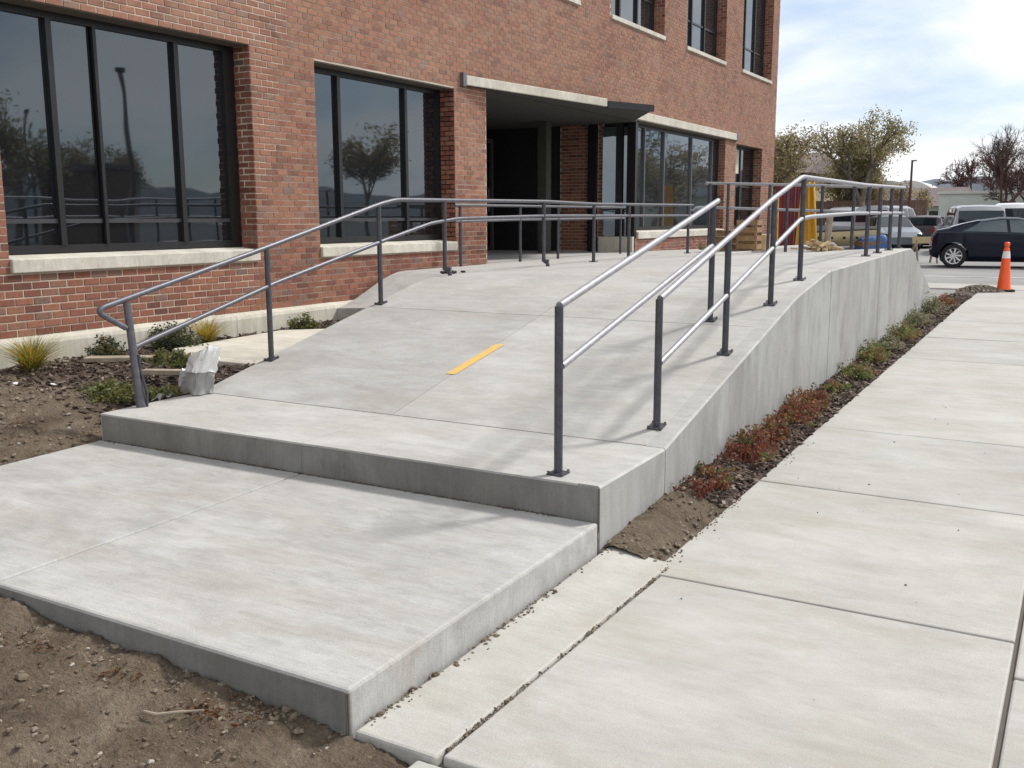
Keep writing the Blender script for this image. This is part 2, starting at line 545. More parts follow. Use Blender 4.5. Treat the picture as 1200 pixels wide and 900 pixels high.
def ramp_profile(y):
    return sum(lerp(y + d, RP) for d in (-.10, -.05, 0, .05, .10)) / 5 if 5.5 < y < 14 else lerp(y, RP)


def plaza_z(x, y):
    pz = 1.02 + (x + 8.4) * 0.0505
    if y >= 14.3 and x < -4.9:
        return pz
    a = ramp_profile(y)
    if y < 8:
        return a
    k = 0.015
    h = max(0, min(1, .5 + .5 * (pz - a) / k))
    return pz * (1 - h) + a * h - k * h * (1 - h)


# ------------------------------------------------------------------ ground, asphalt
g = MB()
ys = [-400, -60, -12, 0, 4.4, 8, 11.4, 18, 22, 40, 80, 150, 400, 1500, 6000]
xs = [-6000, -1500, -400, -80, -20, -9, -2, 2, 10, 40, 150, 600, 2500, 6000]
for a, b in zip(ys, ys[1:]):
    for c_, d in zip(xs, xs[1:]):
        za, zb = gz(a) - .11, gz(b) - .11
        if a >= 18:
            za = gz(a) - (.11 if a < 22 else 0.0)
        if b >= 22:
            zb = gz(b)
        g.add([(c_, a, za), (d, a, za), (d, b, zb), (c_, b, zb)], [(0, 1, 2, 3)])
ground = g.build('ground', M['asphalt'], kind='structure')

m = MB()
for a, b in zip([-60, -12, 0, 4.4, 11.4, 18], [-12, 0, 4.4, 11.4, 18, 22]):
    m.add([(3.0, a, gz(a) - .105), (300, a, gz(a) - .105), (300, b, gz(b) - .105 + (.109 if b == 22 else 0)), (3.0, b, gz(b) - .105 + (.109 if b == 22 else 0))], [(0, 1, 2, 3)])
m.add([(3.0, 22, .354), (300, 22, .354), (300, 260, .354), (3.0, 260, .354)], [(0, 1, 2, 3)])
m.build('street', M['street'], kind='structure')  # unseen dark sheet, added and widened to darken the window reflections
# painted bay lines on the parking lot, each a thin sheet
lines = thing('parking_lines', 'white painted bay lines on the worn asphalt by the black car', 'marking')
lines['kind'] = 'structure'
for (x, y, l, rz) in [(-3.6, 25.2, 3.2, .15), (-1.2, 25.5, 3.0, .15), (-5.4, 27.5, 3.0, 1.2), (0.9, 26.0, 3.0, .15)]:
    m = MB()
    m.obox((x, y, .356), (l, .13, .003), rz)
    m.build('line', M['white'], lines)


# ------------------------------------------------------------------ sidewalk slabs
def slab_mesh(x0, x1, y0, y1, zf, thick, nx=3, ny=3, jit=0.0):
    """solid slab: top follows zf(x,y)"""
    m = MB()
    tilt = [random.uniform(-jit, jit) for _ in range(2)]

    def top(u, v):
        x, y = x0 + (x1 - x0) * u, y0 + (y1 - y0) * v
        return (x, y, zf(x, y) + tilt[0] * (u - .5) + tilt[1] * (v - .5))
    # one welded shell
    n = (nx + 1) * (ny + 1)
    vt = [top(i / nx, j / ny) for j in range(ny + 1) for i in range(nx + 1)]
    vb = [(x, y, z - thick) for x, y, z in vt]
    fs = []
    for j in range(ny):
        for i in range(nx):
            a = j * (nx + 1) + i
            fs.append((a, a + 1, a + nx + 2, a + nx + 1))
            fs.append((n + a, n + a + nx + 1, n + a + nx + 2, n + a + 1))
    ring = [i for i in range(nx + 1)] + [j * (nx + 1) + nx for j in range(1, ny + 1)] + [ny * (nx + 1) + i for i in range(nx - 1, -1, -1)] + [j * (nx + 1) for j in range(ny - 1, 0, -1)]
    for k in range(len(ring)):
        a, b = ring[k], ring[(k + 1) % len(ring)]
        fs.append((n + a, n + b, b, a))
    m.add(vt + vb, fs)
    return m


walk = thing('sidewalk', 'pale concrete sidewalk running past the ramp wall', 'sidewalk')
walk['kind'] = 'structure'
joints = [2.455, 4.385, 6.25, 7.95, 9.85, 11.75, 13.6, 15.5, 17.4, 19.3, 21.2]
G = .0055
for i, (a, b) in enumerate(zip(joints, joints[1:])):
    x0 = -1.708 if i == 0 else -1.765
    slab_mesh(x0, -.138, a + G, b - G, lambda x, y: gz(y), .12, 4, 4, .003).build('slab', M['walk'], walk, bevel=.009)
    slab_mesh(-.12, 1.55, a + G - .35, b - G - .35, lambda x, y: gz(y) - .004, .12, 4, 4, .003).build('slab', M['walk'], walk, bevel=.009)
slab_mesh(-2.062, -1.722, 2.44, 4.56, lambda x, y: gz(y) + .004 + .04 * sstep(y, 3, 4.6) * sstep(-x, 1.72, 2.06), .13, 4, 8).build('slab', M['walk'], walk, bevel=.012)
slab_mesh(-1.79, -.12, .55, 2.435, lambda x, y: -.018, .12, 4, 4).build('slab', M['walk'], walk, bevel=.01)
slab_mesh(-.105, 1.55, .2, 2.08, lambda x, y: -.018, .12, 4, 4).build('slab', M['walk'], walk, bevel=.01)
slab_mesh(-6.0, 2.5, 21.2, 22.6, lambda x, y: gz(y) + .01, .15, 6, 2).build('curb', M['walk'], walk, bevel=.02)
# filler strip lying in the joints
m = MB()
m.grid(lambda u, v: (-1.78 + 3.3 * u, .6 + 20.6 * v, gz(.6 + 20.6 * v) - .022 - (.02 if .6 + 20.6 * v < 2.4 else 0)), 1, 60)
m.build('joint_filler', M['joint'], walk)

# dirt crumbs packed in the long seam and along the slab foot
m = MB()
for i in range(620):
    y = random.uniform(2.5, 4.5)
    if fbm(y * 3.1, 4.2) < .0 and random.random() < .8:
        continue
    m.lump((-1.714 + random.gauss(0, .006), y, gz(y) + .0), random.uniform(.002, .0075), random.random() ** 1.2)
for i in range(420):
    y = random.uniform(2.5, 4.5)
    if fbm(y * 2.3, 9.2) < .12 and random.random() < .85:
        continue
    r = random.uniform(.002, .008) if i % 30 else random.uniform(.010, .02)
    m.lump((-2.068 + abs(random.gauss(0, .022)), y, gz(y) + .004 + .04 * sstep(y, 3, 4.6)), r, random.random() ** 1.3)
for i in range(1100):
    x = random.uniform(-5.95, -2.3)
    if fbm(x * 1.7, 8.8) < -.05 and random.random() < .7:
        continue
    y = 4.444 - abs(random.gauss(0, .012))
    m.lump((x, y, .150 + .045 * (y - 2.45) / 2.0 + .001), random.uniform(.002, .007), random.random() * .5)
for i in range(26):
    x, y = random.uniform(-1.95, -.2), random.uniform(2.5, 9.5)
    m.lump((x, y, gz(y) + .003), random.choice((.002, .003, .004, .006)), random.random() * .7)
for i in range(260):
    y = random.uniform(4.4, 7.4)
    if fbm(y * 2.7, 3.3) < .08:
        continue
    m.lump((-1.765 + abs(random.gauss(0, .03)), y, gz(y) + .003), random.uniform(.002, .007), random.random() * .7)
tag(m.build('dirt_crumbs', M['clods'], kind='stuff'), 'brown dirt crumbs scattered in the sidewalk seam', 'dirt')

# ------------------------------------------------------------------ lower slab (entry pad)
pad = thing('entry_slab', 'low grey concrete slab in front of the step', 'concrete slab', (-4, 3.4, 0), world=True)
padz = lambda x, y: .150 + .045 * (y - 2.45) / 2.0
for x0, x1 in ((-6.0, -4.116), (-4.108, -2.08)):
    slab_mesh(x0, x1, 2.44 + (.0 if x1 < -3 else .0), 4.44, padz, .36, 10, 10).build('panel', M['slab'], pad, bevel=.014)
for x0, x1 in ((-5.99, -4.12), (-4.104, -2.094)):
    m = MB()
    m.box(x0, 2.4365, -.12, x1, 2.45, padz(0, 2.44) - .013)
    m.build('shaded_face', M['face'], pad)  # thin skin with the slab front's shade in its colour
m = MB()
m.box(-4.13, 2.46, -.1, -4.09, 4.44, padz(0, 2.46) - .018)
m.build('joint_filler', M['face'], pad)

# ------------------------------------------------------------------ the ramp
ramp = thing('concrete_ramp', 'humped grey concrete access ramp with landing step and tall side wall', 'ramp', (-4, 8, 0), world=True)
XE = -2.205
for x0, x1 in ((-6.0, -4.112), (-4.108, XE)):
    slab_mesh(x0, x1, 4.45, 5.366, plaza_z, .44, 10, 4).build('landing', M['ramp'], ramp)
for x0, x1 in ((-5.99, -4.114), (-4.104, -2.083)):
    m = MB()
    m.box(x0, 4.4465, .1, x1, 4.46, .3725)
    m.build('shaded_face', M['face'], ramp)  # thin skin with the step riser's shade in its colour
cuts = [5.374, 7.522, 9.72, 12.0, 14.3]
for a, b in zip(cuts, cuts[1:]):
    for x0, x1 in ((-6.0, -4.1125), (-4.1075, XE)):
        ny = max(6, int((b - a) / .12))
        slab_mesh(x0, x1, a + .004, b - .004, plaza_z, .13, 8, ny).build('ramp_panel', M['ramp'], ramp, smooth=True)
for x0, x1 in ((-6.0, -4.112), (-4.108, XE)):
    slab_mesh(x0 if x0 > -5 else -4.896, x1, 14.308, 17.2, plaza_z, .13, 6, 14).build('ramp_panel', M['ramp'], ramp, smooth=True)
for (y0, y1, z0, z1) in ((2.4335, 2.4405, -.1, .138), (4.4435, 4.4520, .14, .374)):
    m = MB()
    m.box(-2.0865, y0, z0, -2.0785, y1, z1)
    m.build('corner_strip', M['joint'], ramp)  # thin dark strip down each front corner
# core under the panels
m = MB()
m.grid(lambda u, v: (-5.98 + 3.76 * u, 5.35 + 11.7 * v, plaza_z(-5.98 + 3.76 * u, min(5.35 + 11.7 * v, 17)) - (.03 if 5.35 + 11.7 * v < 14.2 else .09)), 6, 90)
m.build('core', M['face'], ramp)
# left side face of the ramp
m = MB()
m.grid(lambda u, v: (-5.995, 5.38 + 5.0 * u, .1 + (plaza_z(-6, 5.38 + 5.0 * u) - .01 - .1) * v), 40, 1)
m.build('side_face', M['cwall'], ramp)
# right wall, cast in bays
wc = [4.454, 5.364, 9.53, 12.02, 17.3]
for a, b in zip(wc, wc[1:]):
    n = max(4, int((b - a) / .1))
    mm = MB()
    A, B = a + (.007 if a > 6 else .004), b - (.007 if b > 6 else .004)
    vs, fs = [], []
    for k in range(n + 1):
        y = A + (B - A) * k / n
        zt = plaza_z(XE, y)
        zb = gz(y) - .25
        vs += [(XE + .0005, y, zb), (-2.08, y, zb), (-2.08, y, zt - .012), (-2.092, y, zt), (XE + .0005, y, zt)]
    for k in range(n):
        o = k * 5
        for q in range(5):
            fs.append((o + q, o + (q + 1) % 5, o + 5 + (q + 1) % 5, o + 5 + q))
    fs.append((4, 3, 2, 1, 0))
    fs.append(tuple(n * 5 + q for q in range(5)))
    mm.add(vs, [f[::-1] for f in fs])
    wo = mm.build('side_wall', M['cwall'], ramp)
    wo.data.materials.append(M['ramp'])
    for pg in wo.data.polygons:
        if pg.normal.z > .5:
            pg.material_index = 1
m = MB()
m.grid(lambda u, v: (-2.092, 4.46 + 12.6 * u, gz(4.46 + 12.6 * u) - .2 + (plaza_z(XE, 4.46 + 12.6 * u) - .012 - gz(4.46 + 12.6 * u) + .2) * v), 120, 1)
m.build('joint_filler', M['joint'], ramp)
# yellow mark
m = MB()
m.grid(lambda u, v: (-4.165 + .085 * v + .045 * u, 6.13 + .66 * u, plaza_z(-4.1, 6.13 + .66 * u) + .004), 10, 2)
m.build('yellow_mark', M['yellow'], ramp)
# entrance plaza between ramp and building
plz = thing('entrance_plaza', 'pale concrete plaza at the top of the ramp by the entrance', 'plaza', (-7, 13, 0), world=True)
plz['kind'] = 'structure'
for x0, x1, y0, y1 in ((-8.30, -6.008, 9.75, 12.0), (-8.32, -6.008, 12.008, 14.3), (-8.38, -4.904, 14.308, 17.5), (-8.38, -4.904, 17.508, 20.6)):
    slab_mesh(x0, x1, y0, y1, (lambda x, y: plaza_z(x, max(y, 9.8)) - .42 * (1 - sstep(y, 9.6, 11.2))) if y0 < 10 else plaza_z, .5, 6, 12).build('slab', M['ramp'], plz, bevel=.008)
slab_mesh(-12.6, -8.388, 13.62, 19.66, lambda x, y: 1.02, .3, 2, 2).build('slab', M['ramp'], plz, bevel=.008)

# ------------------------------------------------------------------ soil
SY = [(2.4, 0), (4.0, 1)]


def soil_z(x, y):
    lowz = lerp(x, [(-9, .35), (-8.4, .33), (-7.5, .28), (-6.4, .20), (-6, .158), (-4, .068), (-2.05, -.022), (-1.75, -.075)])
    higz = lerp(x, [(-9, .45), (-8.4, .44), (-7.6, .42), (-6.7, .33), (-6.25, .225), (-6.0, .172), (-5, .17)])
    k = sstep(y, 2.3, 4.1)
    z = lowz * (1 - k) + higz * k
    if y > 5:
        z = z + (.43 - z) * sstep(y, 5, 6.5)
    if y > 4.9:
        z += .07 * sstep(y, 4.9, 5.6) * sstep(x, -6.7, -6.1)
    if y < 2.2:
        z -= .035 * sstep(2.2 - y, 0, .9)
    return z


def soil_noise(x, y, amp=1.0):
    return amp * (.030 * fbm(x * 2.1, y * 2.1, 1.0, 4) + .024 * fbm(x * 7, y * 7, 2.0, 5) + .020 * abs(fbm(x * 19, y * 19, 3.0, 3)) + .006 * fbm(x * 60, y * 60, 4.0, 2))


def soil_patch(name, x0, x1, y0, y1, step, mat, extra=None, amp=1.0):
    m = MB()
    nx, ny = int((x1 - x0) / step), int((y1 - y0) / step)

    def fn(u, v):
        x, y = x0 + (x1 - x0) * u, y0 + (y1 - y0) * v
        z = soil_z(x, y) + soil_noise(x, y, amp)
        if extra:
            z += extra(x, y)
        if x > -6.04 and 2.44 < y < 4.46:
            z -= .12 * sstep(x, -6.035, -5.975)
        return (x, y, z)
    m.grid(fn, nx, ny)
    return m.build(name, mat, smooth='all', kind='structure')


soil_patch('soil', -6.6, -1.76, .7, 2.47, .013, M['soil'], lambda x, y: .028 * max(0, 1 - abs(2.40 - y) / .14) * (.5 + fbm(x * 3, 1.7)))
mound = lambda x, y: .10 * math.exp(-((x + 7.0) / .55) ** 2 - ((y - 4.35) / .5) ** 2) + .04 * math.exp(-((x + 6.4) / .3) ** 2 - ((y - 3.9) / .35) ** 2)
soil_patch('soil_mound', -9.0, -5.955, 2.47, 4.95, .025, M['soil'], mound)
soil_patch('mulch_bed', -8.5, -5.97, 4.90, 10.0, .03, M['mulch'], lambda x, y: mound(x, y), 1.0)
soil_patch('soil_verge', -12, -6.58, -3, 2.49, .12, M['soil'])


def strip_z(x, y):
    lo = gz(y) - .012
    hi = lerp(y, [(4.45, .05), (5.4, .105), (7.1, .112), (8.6, .16), (12.2, .25), (17, .40), (19.5, .36)])
    k = sstep(-x, 1.76, 2.02)
    return lo + (hi - lo) * k + .5 * soil_noise(x * 1.4, y * 1.4)


m = MB()
m.grid(lambda u, v: (-2.10 + .345 * u, 4.50 + 1.4 * v, strip_z(-2.10 + .345 * u, 4.5 + 1.4 * v) + .03 * math.exp(-((v - .3) / .22) ** 2) * sin(pi * min(1, u * 1.1)) - (.03 if v > .92 else 0)), 26, 100)
m.build('bare_soil', M['soil'], smooth='all', kind='structure')
m = MB()
m.grid(lambda u, v: (-2.10 + .345 * u, 5.75 + 14.5 * v, strip_z(-2.10 + .345 * u, 5.75 + 14.5 * v)), 12, 420)
m.build('planting_strip', M['mulch'], smooth='all', kind='structure')

# loose clods, bark chips, leaves
m = MB()
for i in range(9500):
    x, y = random.uniform(-6.2, -1.85), random.uniform(.9, 2.46)
    if random.random() < .35:
        y = 2.43 - abs(random.gauss(0, .07))
    if fbm(x * 1.9, y * 1.9, 5) < -.05 and random.random() < .75:
        continue
    r = .0025 + .010 * random.random() ** 3 + (.012 if random.random() < .012 else 0)
    m.lump((x, y, soil_z(x, y) + soil_noise(x, y) + r * .3), r, min(1, max(0, random.gauss(.55, .2))))
for i in range(2600):
    x, y = random.uniform(-8.3, -5.98), random.uniform(2.6, 4.9)
    r = .004 + .018 * random.random() ** 3
    m.lump((x, y, soil_z(x, y) + soil_noise(x, y) + mound(x, y) + r * .3), r, min(1, max(0, random.gauss(.55, .2))))
for i in range(420):
    x, y = random.uniform(-2.07, -1.77), random.uniform(4.5, 5.9)
    r = .004 + .014 * random.random() ** 3
    m.lump((x, y, strip_z(x, y) + .012), r, min(1, max(0, random.gauss(.55, .2))))
for i in range(42):
    x = random.uniform(-5.6, -1.95)
    y = 2.42 - abs(random.gauss(.06, .10)) if random.random() < .6 else random.uniform(1.3, 2.4)
    r = random.uniform(.010, .024)
    for k in range(3):
        m.lump((x + random.gauss(0, r * .7), y + random.gauss(0, r * .5) - .01, soil_z(x, y) + soil_noise(x, y) + r * .1), r * random.uniform(.5, 1), random.gauss(.5, .12), .6)
tag(m.build('soil_clods', M['clods'], kind='stuff'), 'loose crumbs and clods of dry soil beside the slabs', 'soil')


def chip(m, x, y, z):
    rot = Matrix.Rotation(random.uniform(0, 6.3), 3, 'Z') @ Matrix.Rotation(random.gauss(0, .35), 3, 'X') @ Matrix.Rotation(random.gauss(0, .35), 3, 'Y')
    m.obox((x, y, z), (random.uniform(.025, .085), random.uniform(.012, .032), random.uniform(.004, .012)), rot, random.random() ** 1.4)


m = MB()
for i in range(6500):
    x, y = random.uniform(-8.38, -6.0), random.uniform(4.6, 9.9)
    if y < 5.2 and random.random() < .5:
        continue
    if y > 6.25 + max(0, -7.0 - x) * .5 and x > -8.1 and y < 8.95:
        continue
    chip(m, x, y, soil_z(x, y) + soil_noise(x, y) + mound(x, y) + random.uniform(.0, .02))
for i in range(5200):
    y = 5.6 + 14 * random.random() ** 1.3
    x = random.uniform(-2.08, -1.77)
    chip(m, x, y, strip_z(x, y) + random.uniform(.0, .012))
tag(m.build('bark_mulch', M['chips'], kind='stuff'), 'dark bark mulch chips covering the planting beds', 'mulch')

m = MB()
for (cx, cy, n, sp) in ((-3.55, 2.28, 45, .13), (-3.02, 2.26, 30, .07), (-2.60, 2.27, 60, .07), (-2.45, 2.33, 18, .09), (-6.4, 4.1, 50, .15), (-5.9, 2.2, 40, .25)):
    for i in range(n):
        x, y = random.gauss(cx, sp), random.gauss(cy, sp * .5)
        if y > 2.42 and x > -6:
            continue
        z = soil_z(x, y) + soil_noise(x, y) + .008 + (mound(x, y) if y > 2.47 else 0)
        rot = Matrix.Rotation(random.uniform(0, 6.3), 3, 'Z') @ Matrix.Rotation(random.gauss(0, .5), 3, 'X')
        s_ = random.uniform(.007, .020)
        vs = [rot @ Vector(q) + Vector((x, y, z)) for q in ((-s_, 0, 0), (0, -s_ * .35, .004), (s_, 0, 0), (0, s_ * .35, .004))]
        m.add(vs, [(0, 1, 2, 3)], random.random())
tag(m.build('leaf_litter', M['deadleaf'], kind='stuff'), 'orange brown dead leaves on the soil by the slab', 'leaves')

m = MB()
zf = lambda x, y: soil_z(x, y) + soil_noise(x, y) + .022
m.tube([(-2.80, 2.165, zf(-2.80, 2.165)), (-2.72, 2.155, zf(-2.72, 2.155) + .008), (-2.65, 2.20, zf(-2.65, 2.2) + .008), (-2.57, 2.235, zf(-2.57, 2.235))], [.007, .0065, .005, .003], 7)
tag(m.build('stick', M['wood'], smooth=True), 'short pale stick lying on the bare soil', 'stick')


# ------------------------------------------------------------------ building
BX = -8.4
bld = thing('brick_building', 'large red brick office building with dark windows and concrete sills', 'building', (BX, 16, .4), world=True)
YL, YR, ZT = -5.0, 30.0, 9.2
ZB = .685
COURSE, BL, MJ = .0715, .181, .0115
opens = [(1.1, 4.25, 1.27, 3.70), (5.41, 8.51, 1.27, 3.70), (9.59, 12.69, 1.27, 3.665), (13.6, 19.62, .3, 3.75), (19.62, 25.42, 1.30, 3.76), (26.32, 28.75, 1.27, 3.70)]
for k in range(9):
    y1 = 29.37 - 4.17 * k
    opens.append((y1 - 2.80, y1, 5.56, 8.6))
# mortar core
ybr = sorted({YL, YR} | {o[0] for o in opens} | {o[1] for o in opens})
ybr = [y for y in ybr if YL <= y <= YR]
zbr = sorted({.2, ZB, ZT} | {o[2] for o in opens} | {o[3] for o in opens})
m = MB()
for a, b in zip(ybr, ybr[1:]):
    run = None
    for z0, z1 in zip(zbr, zbr[1:]):
        yc, zc = (a + b) / 2, (z0 + z1) / 2
        solid = not any(o[0] < yc < o[1] and o[2] < zc < o[3] for o in opens)
        if solid:
            if run is None:
                run = [z0, z1]
            else:
                run[1] = z1
        if (not solid or z1 == zbr[-1]) and run:
            m.box(BX - .38, a, run[0], BX - .0055, b, run[1])
            run = None
m.build('mortar_wall', M['mortar'], bld)
m = MB()
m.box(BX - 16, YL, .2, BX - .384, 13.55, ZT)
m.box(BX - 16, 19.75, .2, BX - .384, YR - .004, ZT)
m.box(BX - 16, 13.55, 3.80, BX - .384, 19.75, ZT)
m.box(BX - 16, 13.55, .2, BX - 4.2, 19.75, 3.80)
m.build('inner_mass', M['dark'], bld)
m = MB()
m.box(BX - 16, YL + .01, ZT + .002, BX - .01, YR - .01, ZT + .15)
m.build('parapet_cap', M['precast'], bld)

# bricks
cand = []


def lay(y0, y1, z, row, plane, xa=None):
    """one course between y0 and y1 on the facade, or along x on a jamb"""
    off = (row % 2) * BL / 2
    k = math.floor((y0 - off) / BL)
    y = k * BL + off
    while y < y1:
        a, b = max(y + MJ / 2, y0), min(y + BL - MJ / 2, y1)
        if b - a > .035:
            cand.append((plane, a, b, z))
        y += BL


nrow = int((ZT - ZB) / COURSE)
for r in range(nrow):
    z0, z1 = ZB + r * COURSE + MJ / 2, ZB + (r + 1) * COURSE - MJ / 2
    zc = (z0 + z1) / 2
    blocks = sorted((o[0], o[1]) for o in opens if o[2] < zc < o[3])
    y = YL
    ends = []
    for a, b in blocks + [(YR, None)]:
        lo = max(y, -2.0 if z1 < 4.6 else (4 if z1 < 6 else 9))
        if a > lo:
            lay(lo, a, z0, r, 'F')
        y = b if b else y
    # right jambs facing the camera
    for o in opens:
        if o[2] < zc < o[3] and o[1] < 29.4 and o[0] != 13.6 and (o[1] > 5):
            d = .262
            segs = [(0, .082), (.093, d)] if r % 2 else [(0, .170), (.181, d)]
            for s0, s1 in segs:
                cand.append(('J', o[1], BX - s1, BX - s0, z0) if False else ('J%g' % o[1], BX - s1, BX - s0 - .004, z0))
# jamb pier inside the entrance recess
for r in range(nrow):
    z0 = ZB + r * COURSE + MJ / 2
    if 1.02 < z0 < 3.7:
        for x0, x1 in ((-10.25, -9.56), (-9.33, -9.22)):
            off = (r % 2) * BL / 2
            x = math.floor((x0 - off) / BL) * BL + off
            while x < x1:
                a, b = max(x + MJ / 2, x0), min(x + BL - MJ / 2, x1)
                if b - a > .03:
                    cand.append(('J19.7', a, b, z0))
                x += BL

camp = Vector((0, 0, 1.75))


def visible_key(c_):
    pl, a, b, z = c_
    p = Vector((BX, (a + b) / 2, z)) if pl == 'F' else Vector(((a + b) / 2, float(pl[1:]), z))
    d = p - camp
    dep = d.dot(F)
    px, py = 600 + 1150 * d.dot(R) / dep if dep > .5 else -999, 450 - 1150 * d.dot(U) / dep if dep > .5 else -999
    inside = -4 < px < 1204 and -4 < py < 904
    wide = (b - a) * (abs(d.x) if pl == 'F' else abs(d.y)) / dep ** 2
    return (0 if inside else 1, -wide)


cand.sort(key=visible_key)
H_B = COURSE - MJ
near, far = cand[:300], cand[300:]
shared = {}
for pl, a, b, z in near:
    L_ = round(b - a, 3)
    key = (pl[0], L_)
    if key not in shared:
        mm = MB()
        ch = .004
        dpt = .012
        hl, hh = L_ / 2, H_B / 2
        # box with a small chamfer round the face
        if pl == 'F':
            o_ = [(0, -hl, -hh), (0, hl, -hh), (0, hl, hh), (0, -hl, hh)]
            i_ = [(0, -hl + ch, -hh + ch), (0, hl - ch, -hh + ch), (0, hl - ch, hh - ch), (0, -hl + ch, hh - ch)]
            vs = [(-dpt, y, zz_) for _, y, zz_ in o_] + [(-ch, y, zz_) for _, y, zz_ in o_] + [(0, y, zz_) for _, y, zz_ in i_]
        else:
            o_ = [(hl, -hh), (-hl, -hh), (-hl, hh), (hl, hh)]
            o_ = [(-x_, zz_) for x_, zz_ in o_]
            vs = [(x_, dpt, zz_) for x_, zz_ in o_] + [(x_, ch, zz_) for x_, zz_ in o_] + [(x_ * (hl - ch) / hl, 0, zz_ * (hh - ch) / hh) for x_, zz_ in o_]
        fs = [(8, 9, 10, 11)]
        for s_ in (0, 4):
            for q in range(4):
                fs.append((s_ + q, s_ + (q + 1) % 4, s_ + 4 + (q + 1) % 4, s_ + 4 + q))
        mm.add(vs, fs)
        me = bpy.data.meshes.new('brick')
        me.from_pydata(mm.v, [], mm.f)
        me.materials.append(M['brick1' if pl == 'F' else 'jamb1'])
        shared[key] = me
    o = bpy.data.objects.new('brick', shared[key])
    C.objects.link(o)
    o.parent = bld
    pr = random.uniform(-.002, .0025)
    p = Vector((BX + pr, (a + b) / 2, z + H_B / 2)) if pl == 'F' else Vector(((a + b) / 2, float(pl[1:]) - .002 - pr, z + H_B / 2))
    o.location = p - Vector(bld['wl'])
m = MB()
mj = MB()
for pl, a, b, z in far:
    pr = random.uniform(-.002, .0025)
    v_ = random.random()
    if pl == 'F':
        x0, x1 = BX - .012, BX + pr
        m.add([(x0, a, z), (x1, a, z), (x1, b, z), (x0, b, z), (x0, a, z + H_B), (x1, a, z + H_B), (x1, b, z + H_B), (x0, b, z + H_B)],
              [(0, 3, 2, 1), (4, 5, 6, 7), (0, 1, 5, 4), (1, 2, 6, 5), (2, 3, 7, 6)], v_)
    else:
        y0 = float(pl[1:])
        mj.box(a, y0 - .010 - pr, z, b, y0 - .001, z + H_B, v_)
mj.build('bricks', M['jamb'], bld, kind='stuff')
m.build('bricks', M['brick'], bld, kind='stuff')
# jamb mortar backing inside recess
m = MB()
m.box(-10.26, 19.698, 1.0, -9.22, 19.76, 3.734)
m.build('recess_pier', M['mortar'], bld)

# concrete plinth with sloped top
pb = [YL, 1.9, 4.9, 8.02, 11.2, 13.58]
for a, b in zip(pb, pb[1:]):
    m = MB()
    a += .003
    b -= .003
    prof = [(BX - .05, .1), (BX + .10, .1), (BX + .10, .62), (BX + .088, .655), (BX - .05, .700)]
    n = len(prof)
    m.add([(x, a, z) for x, z in prof] + [(x, b, z) for x, z in prof], [tuple(range(n)), tuple(range(2 * n - 1, n - 1, -1))] + [(i, n + i, n + (i + 1) % n, (i + 1) % n) for i in range(n)])
    m.build('plinth', M['base'], bld)


def window(yl, yr, zb, zt, mull, transom=None, depth=.27, sill=.16, thin=(), glass='glass', frame_r=.10, name='window', bar='darkmetal', wide=.03):
    xg = BX - depth
    f = MB()
    fw = .055
    f.box(xg - .06, yl, zb, xg + .02, yl + fw, zt)
    f.box(xg - .06, yr - frame_r, zb, xg + .02, yr, zt)
    f.box(xg - .06, yl + fw, zt - .07, xg + .018, yr - frame_r, zt)
    f.box(xg - .06, yl + fw, zb, xg + .018, yr - frame_r, zb + .075)
    fo = f.build('window', M['darkmetal'], bld)
    eds = [yl + fw] + [y for y in mull] + [yr - frame_r]
    for y in mull:
        hw = .018 if y in thin else wide
        q = MB()
        q.box(xg - .05, y - hw, zb + .075, xg + .035, y + hw, zt - .07)
        q.build('mullion', M[bar], fo, loc=(0, 0, 0))
    zs = [zb + .075] + ([transom] if transom else []) + [zt - .07]
    for i, (a, b) in enumerate(zip(eds, eds[1:])):
        a2 = a + (.032 if i else 0)
        b2 = b - (.032 if i < len(eds) - 2 else 0)
        for k, (c_, d) in enumerate(zip(zs, zs[1:])):
            q = MB()
            q.box(xg - .03, a2, c_ + (.022 if k else 0), xg - .016, b2, d - (.022 if transom and k == 0 else 0))
            pane = q.build('pane', M[glass], fo, loc=(0, 0, 0))
            # every pane hangs a hair out of true, so reflections break from pane to pane
            pane.rotation_euler = (0, 0, 0)
        if transom:
            q = MB()
            q.box(xg - .045, a2, transom - .021, xg + .008, b2, transom + .021)
            q.build('transom', M['transom'], fo, loc=(0, 0, 0))
    if sill:
        s_ = MB()
        y0, y1 = yl + .004, yr - .004
        prof = [(xg - .05, zb - sill), (BX + .035, zb - sill), (BX + .035, zb - .035), (xg - .05, zb - .002)]
        s_.add([(x, y0, z) for x, z in prof] + [(x, y1, z) for x, z in prof], [(0, 1, 2, 3), (7, 6, 5, 4)] + [(i, 4 + i, 4 + (i + 1) % 4, (i + 1) % 4) for i in range(4)])
        s_.build('sill', M['precast'], bld, bevel=.008)
    l = MB()
    l.box(xg - .05, yl, zt, BX - .012, yr, zt + .018)
    l.build('lintel', M['lintel'], bld)
    return fo


